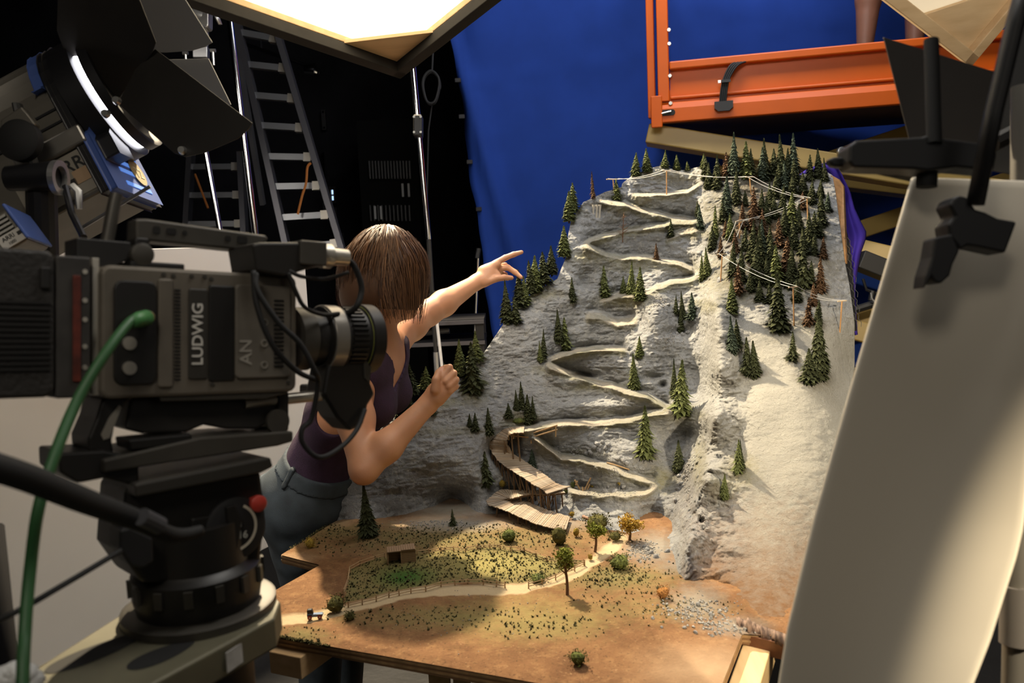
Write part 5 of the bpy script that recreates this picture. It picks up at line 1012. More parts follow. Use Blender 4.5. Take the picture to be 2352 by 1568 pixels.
aA = P(480, -10, 1.95); bA = square(cA, aA, 1112, -12)
diff_frame('diffusion_frame', 'glowing white silk on a wooden frame edged in black hanging over the woman', cA, aA - cA, bA - cA, True, .018, .030, 55, (.35, .30, .62, .20, .18))
cB = P(2206, 140, 1.95); aB = P(2000, -18, 1.80); bB = square(cB, aB, 2334, -14)
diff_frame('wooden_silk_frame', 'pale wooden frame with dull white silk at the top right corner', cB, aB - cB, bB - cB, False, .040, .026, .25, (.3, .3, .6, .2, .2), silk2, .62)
# ------------------------------------------------------------------ chrome stand columns
def column(name, label, segs, extra):
    root = thing(name, label, 'stand', segs[-1][1]); 
    for nm, p, q, r, m in segs: mb = MB(); mb.tube([p, q], r, 16); mb.build(nm, m, root, smooth=True)
    for f in extra: f(root)
    return root
def down(p, q):                                                    # the foot on the floor under the lower end
    return np.array((q[0] + (q[0] - p[0]) * .25, q[1] + .03, 0.0))
def clampbox(c, sx, sy, nm='clamp'):
    def f(root):
        mb = MB(); mb.box(c, (sx, .06, sy), frame(RT, UP)); o = mb.build(nm, black_gear, root, bevel=.005)
        for a in (-1, 1):
            for b_ in (-1, 1): mb = MB(); mb.lathe([(0, .005), (.006, .005)], c + RT * a * sx * .38 + UP * b_ * sy * .36 - FW * .032, -FW, 8); mb.build('bolt', steel, o)
    return f
a, b = P(526, 30, 3.6), P(592, 545, 3.6); base = down(a, b)
def legs_of(base, L=.30, m=None):
    def f(root):
        for k in range(3):
            an = 2 * pi * k / 3 + .4; mb = MB(); mb.tube([base + (0, 0, .5), np.array((base[0] + L * cos(an), base[1] + L * sin(an), .02))], .012, 8); mb.build('leg', m or chrome, root)
    return f
column('lighting_stand', 'tall chrome stand column in front of the long ladder', [('tube', a, b + (base - b) * .2, .0135, chrome), ('lower_tube', b + (base - b) * .2, base, .018, chrome)], [clampbox(P(526, 24, 3.6), .08, .035, 'top_casting'), legs_of(base)])
a, b = P(462, 290, 3.75), P(508, 545, 3.75); base = down(a, b)
column('lighting_stand', 'second chrome stand column, left of the tall one under the barn doors', [('tube', a, b, .0125, chrome), ('lower_tube', b, base, .017, chrome)], [legs_of(base)])
a, b = P(945, 120, 3.45), P(985, 550, 3.45); c1, c2 = a + (b - a) * .345, a + (b - a) * .45; base = down(a, b)
column('lighting_stand', 'chrome stand column with a black joint beside the blue screen', [('tube', a, c1, .0125, chrome), ('tube', c2, b, .0105, chrome), ('tube', b, b + (base - b) * .55, .0095, black_gear), ('lower_tube', b + (base - b) * .3, base, .012, alu)], [clampbox((c1 + c2) / 2, .035, .085, 'joint'), legs_of(base)])
a, b = P(1004, 705, 3.0), P(1040, 860, 3.0)
def slim(name, label, p, q, r, m):
    root = thing(name, label, 'stand', down(p, q)); mb = MB(); mb.tube([p, down(p, q)], r, 10); mb.build('tube', m, root, smooth=True)
    mb = MB(); mb.cyl(p + (p - q) * .02, p - (p - q) * .08, r * 1.6, 10); mb.build('collar', black_gear, root)
    bs = down(p, q)
    for k in range(3): an = 2 * pi * k / 3; mb = MB(); mb.tube([bs + (0, 0, .3), bs + np.array((.3 * cos(an), .3 * sin(an), .01))], .008, 6); mb.build('leg', m, root)
slim('slim_stand', 'thin white stand tube just right of the raised hand', P(996, 672, 3.42), P(1040, 860, 3.42), .0065, mat('white_tube', (.8, .8, .8), .3, .3))
slim('slim_stand', 'thin steel stand leaning by the left edge of the blue screen', P(1099, 575, 4.35), P(1060, 800, 4.35), .008, chrome)
# grip head at the top of the tall stand
def grip_head():
    c = P(452, 30, 3.2); root = thing('grip_clamp', 'silver cast grip head with a wing handle at the top of the picture', 'clamp', c); s = 3.2 / FPX; R = frame(RT, UP)
    mb = MB(); mb.lathe([(-30 * s, 26 * s), (-8 * s, 32 * s), (12 * s, 30 * s), (20 * s, 22 * s)], P(412, 28, 3.2), RT - .2 * UP, 20); mb.build('disc', silver_cast, root, smooth=True)
    mb = MB(); mb.lathe([(-20 * s, 18 * s), (15 * s, 20 * s), (30 * s, 16 * s)], P(440, 34, 3.18), RT - .2 * UP, 16); mb.build('disc', silver_cast, root, smooth=True)
    mb = MB(); mb.rbox(P(463, 36, 3.18), (42 * s, .05, 66 * s), R, 8 * s); mb.build('body', silver_cast, root, bevel=.004)
    mb = MB(); mb.lathe([(0, 22 * s), (34 * s, 18 * s)], P(462, 6, 3.18), UP, 14); mb.build('collar', silver_cast, root, smooth=True)
    mb = MB(); mb.tube([P(484, 20, 3.16), P(496, 34, 3.15), P(506, 56, 3.15)], [.010, .013, .010], 8, flat=.5); mb.build('wing_handle', silver_cast, root, smooth='all')
    mb = MB(); mb.lathe([(0, 8 * s), (18 * s, 7 * s)], P(460, 62, 3.14), -FW, 10); mb.build('screw', steel, root)
    mb = MB(); mb.tube([P(470, 66, 3.2), P(468, 110, 3.2), P(466, 300, 3.3)], .016, 10); mb.build('spigot', alu, root)
    mb = MB(); mb.tube([P(412, 15, 3.2), P(420, -60, 3.2)], .014, 8); mb.build('arm', silver_cast, root)
    mb = MB(); mb.box(P(462, 122, 3.2), (34 * s, .03, 26 * s), R); mb.build('receiver', alu, root, bevel=.003)
    for x, y in ((426, 122), (489, 116)): mb = MB(); mb.tube([P(x, y, 3.2), P(x + 2, y + 34, 3.2)], .005, 6); t_ = mb.build('thumb_screw', silver_cast, root); mb = MB(); mb.cyl(P(x - 6, y, 3.2), P(x + 6, y, 3.2), .007, 8); mb.build('screw_head', silver_cast, t_)
grip_head()
# ------------------------------------------------------------------ ladders
ladder_alu = mat('ladder_alu', (.11, .11, .125), .45, .85); rung_alu = mat('rung_alu', (.26, .27, .29), .4, .85)
def ladder(name, label, rails, rungs, d, rear=None, cross=True):
    root = thing(name, label, 'ladder', rails[0][-1]); 
    for rl in rails:
        v = rl[-1] - rl[0]; mb = MB(); mb.box((rl[0] + rl[-1]) / 2, (np.linalg.norm(v), .028, .062), frame(v, FW)); mb.build('rail', ladder_alu, root)
    for p, q in rungs:
        v = q - p; mb = MB(); mb.box((p + q) / 2, (np.linalg.norm(v), .030, .030), frame(v, UP)); r_ = mb.build('rung', rung_alu, root)
        mb = MB(); mb.box(q - v / np.linalg.norm(v) * .03, (.035, .034, .042), frame(v, UP)); mb.build('rung_socket', mat('bright_alu', (.40, .38, .34), .4, .7), r_)
    for p, q in (rear or []): mb = MB(); v = q - p; mb.box((p + q) / 2, (np.linalg.norm(v), .022, .045), frame(v, FW)); mb.build('rear_rail', mat('dull_alu', (.16, .16, .17), .5, .8), root)
    return root
d = 4.15; lt, lb = P(541, 30, d), P(640, 480, d); rt, rb = P(624, 30, d), P(796, 606, d); dl, drr = lb - lt, rb - rt
lb2, rb2 = lt + dl * (0 - lt[2]) / dl[2], rt + drr * (0 - rt[2]) / drr[2]; top_l, top_r = lt - dl * .35, rt - drr * .28
rg = [(P(x0, y0, d), P(x1, y1, d)) for x0, y0, x1, y1 in ((556, 76, 643, 92), (570, 149, 664, 159), (586, 220, 684, 228), (602, 289, 702, 295), (616, 360, 721, 362), (632, 429, 741, 427), (648, 500, 760, 493), (664, 572, 782, 558))]
ladder('step_ladder', 'long aluminium ladder leaning in the dark behind the film camera', [(top_l, lb2), (top_r, rb2)], rg, d, [(P(536, 60, d + .2), P(604, 470, d + .5)), (P(636, 60, d + .25), P(752, 470, d + .5))])
mb = MB(); mb.tube(spline([P(714, 374, 4.10), P(706, 385, 4.10), P(703, 420, 4.10), P(694, 450, 4.10), P(684, 492, 4.10)], 6), .006, 6); mb.build('orange_strap', mat('orange_strap', (.35, .12, .02), .8), label='orange strap hanging from a rung of the long ladder', cat='strap')
d = 4.6; rails = [(P(440, 330, d), P(424, 620, d)), (P(553, 350, d), P(566, 620, d))]; rails = [(p, p + (q - p) * (p[2]) / (p[2] - q[2])) for p, q in rails]
ladder('folding_ladder', 'second dim ladder standing further back to the left', rails, [(P(438, 384, d), P(553, 383, d)), (P(436, 449, d), P(556, 448, d)), (P(432, 515, d), P(560, 514, d))], d)
mb = MB(); mb.tube([P(448, 400, 4.55), P(478, 478, 4.5)], .006, 6); mb.build('dark_orange_strap', MATS['orange_strap'], label='dim orange strap across the far ladder', cat='strap')
# cable coil on the wall
cc = P(992, 206, 4.4); mb = MB(); th = np.linspace(0, 4.2 * pi, 60); mb.tube([cc + RT * (.042 + .004 * sin(3 * t)) * cos(t) + UP * .085 * sin(t) - FW * (.01 + .004 * t) for t in th], .006, 6); co = mb.build('cable_coil', black_rub, label='black cable coil hanging in the dark left of the blue screen', cat='cable', smooth=True)
mb = MB(); mb.tube([cc + UP * .085, P(996, 90, 4.4), P(996, -30, 4.4)], .005, 6); mb.build('cable_drop', black_rub, co)
mb = MB(); mb.tube([cc - UP * .08, P(984, 300, 4.4), P(980, 480, 4.4), P(990, 700, 4.4)], .004, 6); mb.build('cable_drop', black_rub, co)
# steel workbench behind the woman
def bench():
    zt = P(950, 745, 3.5)[2]; x0, x1, y = P(880, 745, 3.5)[0], P(1112, 745, 3.5)[0], P(950, 745, 3.5)[1]; root = thing('workbench', 'dark two-shelf steel workbench behind the woman', 'bench', ((x0 + x1) / 2, y + .25, 0)); dm = mat('bench_steel', (.02, .02, .022), .5, .5)
    for z in (zt, P(950, 793, 3.5)[2], .35): mb = MB(); mb.box(((x0 + x1) / 2, y + .15, z), (x1 - x0, .3, .022)); s_ = mb.build('shelf', black_cloth, root); mb = MB(); mb.box(((x0 + x1) / 2, y - .003, z), (x1 - x0, .012, .016)); mb.build('edge_strip', ladder_alu, s_)
    for x in (x0 + .02, x1 - .02):
        for yy in (y + .02, y + .28): mb = MB(); mb.box((x, yy, zt / 2), (.035, .035, zt)); mb.build('leg', dm, root)
    return zt, y
zt, yb_ = bench()
def spray():
    p = PY(993, 742, yb_ + .15); p[2] = zt + .011; root = thing('spray_can', 'small yellow can standing on the dark workbench', 'can', p)
    mb = MB(); mb.lathe([(0, .022), (.075, .022), (.088, .012)], p, (0, 0, 1), 16); mb.build('can_body', mat('can_yellow', (.42, .40, .03), .4), root, smooth=True); mb = MB(); mb.lathe([(.088, .010), (.105, .009)], p, (0, 0, 1), 12); mb.build('nozzle', black_gear, root)
spray()
def pistol():
    p = PY(985, 792, yb_ + .08); p[2] = P(950, 793, 3.5)[2] + .011
    mb = MB(); mb.tube([p + (-.07, 0, .03), p + (.09, 0, .035)], [.018, .012], 10); root = mb.build('hand_tool', mat('tool_grey', (.08, .08, .085), .45), label='grey pistol-shaped hand tool lying on the bench shelf', cat='tool', smooth=True); mb = MB(); mb.box(p + (-.05, 0, .012), (.03, .024, .05)); mb.build('handle', black_rub, root, bevel=.004)
pistol()
# equipment rack in the dark
def rack():
    a, b = P(838, 330, 5.6), P(952, 640, 5.6); root = thing('equipment_rack', 'dark equipment rack with faint rows of slots far behind the woman', 'rack', ((a[0] + b[0]) / 2, a[1], 0)); w_ = b[0] - a[0]; z1 = a[2] + .15
    mb = MB(); mb.box(((a[0] + b[0]) / 2, a[1] + .25, z1 / 2), (w_ + .1, .48, z1)); mb.build('cabinet', mat('rack_black', (.004, .004, .004), .9, spec=.05), root)
    gm = mat('rack_grey', (.022, .022, .024), .5)
    for (yy, n, h_) in ((388, 14, 40), (488, 11, 36)):
        for k in range(n): p = P(846 + (100 / n) * k, yy, 5.55); mb = MB(); mb.box((p[0], a[1] - .005, p[2]), (.008, .02, h_ * 5.6 / FPX)); mb.build('slot_bar', gm, root)
    for x, y in ((922, 435), (936, 435), (857, 487), (871, 487)): p = P(x, y, 5.55); mb = MB(); mb.box((p[0], a[1] - .012, p[2]), (.012, .02, .085)); mb.build('white_tab', mat('tab_white', (.25, .25, .25), .6), root)
rack()
# black flag hanging at far left behind the ladder and the shiny truss piece
p = P(712, 160, 4.9); q_ = P(600, 114, 4.9); mb = MB(); mb.tube([P(560, 100, 4.9), P(700, 150, 4.9), p, P(735, 168, 4.9)], .012, 8); tr_ = mb.build('truss_pipe', chrome, label='shiny pipe end catching light beyond the ladder', cat='pipe', smooth=True)
mb = MB(); mb.lathe([(-.03, .03), (.03, .04)], p, RT, 12); mb.build('pipe_end', chrome, tr_, smooth=True); mb = MB(); mb.tube([q_, (q_[0], q_[1], 4.8)], .008, 6); mb.build('hanger', black_cloth, tr_)
# ------------------------------------------------------------------ white board on the floor behind the film camera
def poly_board():
    A, B = PZ(40, 1560, .42), PZ(742, 1190, .42); u = (B - A); u[2] = 0; L = np.linalg.norm(u); u /= L; n = np.array((-u[1], u[0], 0)); H = 1.115; c = A - u * .9
    mb = MB(); q = [c, A + u * L, A + u * L + (0, 0, H), c + (0, 0, H)]; mb.plate(q, .05, n if n[1] > 0 else -n)
    o = mb.build('white_foam_board', mat('white_foam', (.80, .78, .74), .9, noise=(3, .05)), label='large white foam board standing behind the film camera', cat='board', bevel=.003)
    for t in (.45, .93): p = c + (A + u * L - c) * t; mb = MB(); mb.box((p[0] + n[0] * .03, p[1] + abs(n[1]) * .03, .21), (.30, .12, .42)); mb.build('support_box', black_gear, o)
poly_board()
# ================================================================== the film camera on its head
grey_body = mat('camera_grey', (.17, .148, .118), .5, .3, noise=(20, .25)); black_plastic = mat('black_plastic', (.012, .011, .010), .42); dark_plate = mat('dark_plate', (.085, .078, .066), .45, .4, noise=(15, .3)); label_white = mat('print_white', (.62, .60, .55), .6); light_metal = mat('light_metal', (.62, .58, .50), .3, .7)
DL, VPX = .95, (3350, 791)
EX = ray(*VPX); EX /= np.linalg.norm(EX); EZ = UP - EX * (UP @ EX); EZ /= np.linalg.norm(EZ); EY = np.cross(EZ, EX); EY *= np.sign(EY @ FW); FR = np.stack([EX, EY, EZ], 1)
O = P(230, 908, DL)
def S(px, py, off=0.0):
    """point on the film camera's side plane (pushed off metres away from us) seen at that pixel"""
    v = ray(px, py); p0 = O + EY * off; t = ((p0 - CAM) @ EY) / (v @ EY); return CAM + v * t
def loc(p): return FR.T @ (p - O)
def sbox(root, name, m, x0, y0, x1, y1, off, dep_, r=.004, bevel=.002, **kw):
    """rounded block whose near face fills those pixels"""
    xm, ym = (x0 + x1) / 2, (y0 + y1) / 2; l, rr = loc(S(x0, ym, off)), loc(S(x1, ym, off)); t, b = loc(S(xm, y0, off)), loc(S(xm, y1, off))
    sx, sz = rr[0] - l[0], t[2] - b[2]; c = O + FR @ np.array(((l[0] + rr[0]) / 2, off + dep_ / 2, (t[2] + b[2]) / 2)); mb = MB(); mb.rbox(c, (sx, dep_, sz), FR, r); return mb.build(name, m, root, bevel=bevel, **kw)
def spoly(root, name, m, pts, off, dep_, bevel=.0015, **kw):
    mb = MB(); mb.plate([S(x, y, off) for x, y in pts], dep_, EY); return mb.build(name, m, root, bevel=bevel, **kw)
def slathe(root, name, m, px, py, off, prof, axis, n=28, **kw): mb = MB(); mb.lathe(prof, S(px, py, off), axis, n); return mb.build(name, m, root, smooth=True, **kw)
def lettering(text, c, R, size, m, parent, name='lettering', extr=.0003, align='CENTER', sx=1):
    cu = bpy.data.curves.new(name, 'FONT'); cu.body = text; cu.size = size; cu.extrude = extr; cu.align_x = align; cu.align_y = 'CENTER'; cu.materials.append(m); cu.resolution_u = 3; cu.offset = size * .012
    t_ = bpy.data.objects.new(name, cu); COL.objects.link(t_); bpy.context.view_layer.update(); me = bpy.data.meshes.new_from_object(t_.evaluated_get(bpy.context.evaluated_depsgraph_get())); bpy.data.objects.remove(t_)
    o = bpy.data.objects.new(name, me); COL.objects.link(o); o.parent = parent; p = np.array(c) - WLOC[parent.name]
    o.matrix_local = Matrix(((*R[:, 0] * sx, 0), (*R[:, 1], 0), (*R[:, 2], 0), (0, 0, 0, 1))).transposed(); o.location = tuple(p); return o
fc = thing('film_camera', 'digital cinema camera with grey body, lens and top handle on a fluid head', 'film camera', S(450, 1010, .06))
W = .105
body = sbox(fc, 'camera_body', grey_body, 232, 620, 682, 908, 0, W, .010, .004)
sbox(fc, 'connector_panel', black_plastic, 262, 644, 362, 884, -.003, .012, .010)
sbox(fc, 'side_rib', grey_body, 364, 640, 398, 890, -.003, .012, .003); 
for k in range(26): sbox(body, 'vent_slot', black_plastic, 401, 664 + k * 8.2, 415, 668 + k * 8.2, -.0012, .004, .0004, 0) if k % 1 == 0 else None
sbox(fc, 'name_plate', mat('plate_black_brown', (.030, .027, .022), .5), 434, 662, 478, 872, -.002, .006, .003)
sbox(fc, 'recess_panel', black_plastic, 480, 655, 540, 876, -.002, .006, .003)
door = sbox(fc, 'side_door', mat('worn_grey', (.21, .188, .155), .5, .3, noise=(12, .35)), 541, 655, 668, 868, -.004, .010, .006)
for k in range(17): sbox(door, 'vent_slot', black_plastic, 630, 688 + k * 9.4, 652, 693 + k * 9.4, -.0050, .004, .0006, 0)
for y in (740, 788, 838): c = S(607, y, -.0045); mb = MB(); mb.ring(c, -EY, .0030, .0048, .0012, 20); b_ = mb.build('button', light_metal, door)
mb = MB(); mb.tube([S(560, 780, -.0048), S(563, 826, -.0048)], .0012, 4)
TR_ = np.stack([EZ, -EX, -EY], 1)                                      # reading upwards
lettering('LUDWIG', S(455, 767, -.0026), TR_, .0185, label_white, MATS and bpy.data.objects['name_plate'], sx=1.02)
lettering('AN', S(566, 808, -.0046), TR_, .022, mat('print_grey', (.30, .28, .24), .6), door)
for y in (788, 845): slathe(fc, 'round_socket', light_metal, 296, y, -.003, [(0, .0075), (.004, .0075), (.004, .004)], -EY)
for x, y in ((376, 630), (398, 633), (440, 634), (470, 635), (485, 640), (376, 884), (487, 882), (662, 676), (662, 878)): slathe(fc, 'screw', dark_plate, x, y, -.0005, [(0, .0028), (.0012, .0024)], -EY, 10)
spoly(fc, 'bottom_skirt', dark_plate, [(360, 903), (675, 893), (655, 905), (610, 916), (370, 922)], .004, .095)
batt = sbox(fc, 'battery', mat('battery_black', (.020, .018, .016), .55, bump=(200, .2)), -110, 568, 126, 916, -.006, .118, .010, .004)
for k in range(13): sbox(batt, 'grip_ridge', black_plastic, -60, 690 + k * 13, 118, 696 + k * 13, -.0085, .004, .0008, 0)
sbox(batt, 'release_button', black_plastic, 93, 612, 118, 664, -.010, .006, .002)
sbox(fc, 'battery_plate', mat('battery_plate', (.050, .046, .042), .5, noise=(30, .4)), 128, 588, 208, 914, -.002, .108, .003)
sbox(fc, 'red_strip', mat('strip_red', (.16, .025, .012), .6, noise=(60, .6)), 168, 632, 186, 876, -.0042, .004, .001, .0005)
for y in (624, 690, 734, 796, 844): slathe(fc, 'screw', light_metal, 195, y, -.0015, [(0, .0030), (.0015, .0026)], -EY, 10)
sbox(fc, 'spacer_plate', light_metal, 211, 592, 228, 908, .010, .085, .001)
# top: handle, post, top plate
sbox(fc, 'top_plate', black_plastic, 300, 602, 425, 624, .02, .06, .002)
spoly(fc, 'top_handle', dark_plate, [(312, 502), (338, 502), (612, 540), (618, 548), (612, 556), (575, 576), (345, 553), (340, 562), (312, 562)], .035, .035, .003)
for x0, y0, w_, h_ in ((352, 519, 16, 17), (420, 529, 10, 10), (383, 524, 22, 14), (518, 541, 12, 12), (546, 542, 22, 16)): sbox(fc, 'handle_hole', black_plastic, x0, y0, x0 + w_, y0 + h_, .0338, .004, .002, 0)
sbox(fc, 'handle_post', black_plastic, 310, 545, 344, 606, .034, .04, .004); slathe(fc, 'lock_knob', dark_plate, 322, 585, .03, [(0, .013), (.010, .013), (.012, .008)], -EY)
spoly(fc, 'rear_bracket', black_plastic, [(176, 545), (300, 556), (306, 590), (268, 610), (268, 650), (226, 650), (226, 612), (176, 590)], .03, .05)
mb = MB(); mb.tube([S(268, 445, .05), S(262, 470, .05), S(245, 560, .05)], .0075, 10); mb.build('bracket_post', dark_plate, fc, smooth=True)
# monitor box in front with its silver plug
spoly(fc, 'viewfinder_box', mat('finder_black', (.020, .018, .016), .4), [(580, 560), (598, 556), (740, 556), (740, 598), (732, 610), (655, 634), (590, 622)], -.02, .075, .003)
sbox(fc, 'finder_top', dark_plate, 690, 553, 752, 609, -.024, .08, .003)
pl_ = slathe(fc, 'silver_plug', light_metal, 736, 587, .0, [(0, .0165), (.014, .0165), (.016, .012), (.040, .011), (.042, .008)], EX)
# lens and its rings
lc = (690, 778)
slathe(fc, 'lens_mount', dark_plate, 682, 778, W * .42, [(-.010, .043), (.012, .043), (.014, .037)], EX, 40)
ln = slathe(fc, 'lens_barrel', black_plastic, 696, 778, W * .42, [(.0, .038), (.022, .038), (.024, .045), (.050, .046), (.052, .043), (.082, .044), (.086, .050), (.104, .050), (.106, .044)], EX, 48)
slathe(ln, 'focus_ring', mat('lens_grey', (.30, .28, .25), .3, .6), 696, 778, W * .42, [(.026, .0462), (.027, .0472), (.046, .0472), (.047, .0462)], EX, 48)
slathe(ln, 'scale_ring', mat('scale_yellow', (.30, .32, .05), .5), 696, 778, W * .42, [(.0835, .0455), (.0838, .0472), (.0852, .0472), (.0855, .0455)], EX, 48)
for k in range(40): an = 2 * pi * k / 40; mb = MB(); c = S(696, 778, W * .42) + EX * .066 + .0445 * (EY * cos(an) + EZ * sin(an)); mb.box(c, (.024, .0025, .0035), np.stack([EX, np.cross(EX, EY * cos(an) + EZ * sin(an)), EY * cos(an) + EZ * sin(an)], 1)); mb.build('gear_tooth', black_plastic, ln)
spoly(fc, 'focus_motor', black_plastic, [(766, 795), (800, 778), (846, 788), (858, 815), (852, 880), (862, 905), (846, 930), (836, 975), (805, 990), (775, 960), (742, 905), (752, 850)], .015, .05, .004)
spoly(fc, 'motor_rim', dark_plate, [(836, 800), (848, 792), (858, 815), (848, 880), (838, 868)], .012, .01, .001)
# rods, bracket, base
for off in (.03, .085):
    mb = MB(); mb.tube([S(560, 926, off), S(762, 905, off)], .0075, 14); mb.build('support_rod', light_metal, fc, smooth=True)
sbox(fc, 'rod_bracket', black_plastic, 640, 900, 664, 990, .02, .08, .003); sbox(fc, 'rod_end', black_plastic, 752, 886, 780, 920, .02, .08, .004)
slathe(fc, 'rosette', dark_plate, 630, 966, .018, [(0, .011), (.006, .0155), (.012, .0155), (.012, .006)], -EY)
spoly(fc, 'base_arm', black_plastic, [(236, 912), (318, 905), (286, 930), (268, 960), (258, 1010), (262, 1042), (205, 1035), (203, 1005), (222, 960)], .02, .07, .003)
mb = MB(); mb.plate([S(x, y, .018) for x, y in ((274, 930), (279, 935), (252, 1005), (238, 1010), (232, 998), (250, 960))], .001, EY); mb.build('arm_slot', light_metal, fc)
spoly(fc, 'cradle', mat('cradle_dark', (.030, .028, .026), .45), [(300, 915), (640, 898), (640, 960), (590, 985), (520, 985), (470, 975), (430, 992), (330, 996), (288, 985)], .03, .06, .003)
spoly(fc, 'sliding_plate', dark_plate, [(238, 1056), (462, 1004), (674, 990), (674, 1014), (640, 1024), (238, 1086)], .0, .105, .0025)
spoly(fc, 'plate_lock', black_plastic, [(296, 1010), (440, 996), (444, 1018), (300, 1034)], .004, .05, .002)
spoly(fc, 'head_plate', mat('head_plate', (.045, .042, .036), .45, .3), [(310, 1112), (622, 1050), (628, 1072), (600, 1086), (312, 1142)], -.01, .12, .0025)
spoly(fc, 'wedge_plate', black_plastic, [(136, 1040), (240, 1034), (320, 1050), (320, 1118), (240, 1098), (180, 1110), (138, 1085)], .01, .09, .003)
# ------------------------------------------------------------------ fluid head
ZB = 1.055
hc = PZ(460, 1400, ZB); hh = thing('fluid_head', 'black fluid tripod head with red knob, scale dial and long pan bar', 'tripod head', hc)
def hl_(name, m, prof, c=hc, n=40, **kw): mb = MB(); mb.lathe(prof, c, (0, 0, 1), n); return mb.build(name, m, hh, smooth=True, **kw)
hl_('base_flange', dark_plate, [(0, .094), (.010, .094), (.012, .088)])
hl_('pan_base', black_plastic, [(.010, .074), (.030, .078), (.058, .078), (.062, .070), (.066, .066), (.12, .064)])
for k in range(14): an = 2 * pi * k / 14; q = hc + np.array((.079 * cos(an), .079 * sin(an), .045)); mb = MB(); mb.box(q, (.010, .006, .020), frame((-sin(an), cos(an), 0))); mb.build('brake_lug', dark_plate, hh)
spoly(hh, 'tilt_housing', black_plastic, [(290, 1120), (600, 1080), (612, 1180), (600, 1290), (560, 1340), (330, 1340), (280, 1270)], .015, .10, .006)
spoly(hh, 'side_box', black_gear, [(276, 1216), (300, 1210), (352, 1235), (354, 1290), (330, 1306), (300, 1300), (276, 1262)], -.01, .04, .003)
slathe(hh, 'dial_disc', black_gear, 538, 1212, .012, [(0, .039), (.006, .039), (.008, .034)], -EY, 40)
c = S(538, 1212, .002); V = []; F_ = []
for k in range(41):
    an = radians(-150 + 215 * k / 40); 
    for r_ in (.0265, .0300): V.append(c + r_ * (EX * cos(an) + EZ * sin(an)))
for k in range(40): F_.append((2 * k, 2 * k + 1, 2 * k + 3, 2 * k + 2))
mb = MB(); mb.add(V, F_); mb.build('dial_scale', mat('scale_ivory', (.55, .50, .40), .6), hh)
lettering('16', S(558, 1228, .001), np.stack([EX, EZ, -EY], 1), .013, mat('print_dim', (.4, .4, .36), .6), hh); lettering('3', S(552, 1205, .001), np.stack([EX, EZ, -EY], 1), .009, MATS['print_dim'], hh)
spoly(hh, 'dial_pointer', black_plastic, [(520, 1165), (540, 1160), (556, 1195), (545, 1265), (528, 1240)], -.002, .006, .001)
slathe(hh, 'red_knob', mat('knob_red', (.48, .045, .030), .45), 588, 1154, .004, [(-.012, .006), (0, .009), (.004, .0105), (.009, .0105), (.011, .008)], -EY, 24)
mb = MB(); mb.tube(spline([P(-60, 1058, .70), P(60, 1096, .74), P(200, 1152, .80), P(320, 1196, .86), P(380, 1224, .89), P(420, 1228, .91), P(462, 1218, .93)], 8), np.interp(np.linspace(0, 1, 49), [0, .3, .6, .8, 1], [.0125, .0120, .0095, .0075, .0060]), 14); mb.build('pan_bar', black_rub, hh, smooth='all')
mb = MB(); mb.tube([P(325, 1186, .845), P(368, 1207, .865)], .0092, 12); mb.build('pan_bar_label', mat('bar_label', (.06, .06, .065), .4), hh)
spoly(hh, 'pan_bar_rosette', black_plastic, [(440, 1190), (500, 1180), (500, 1250), (440, 1250)], .008, .03, .003)
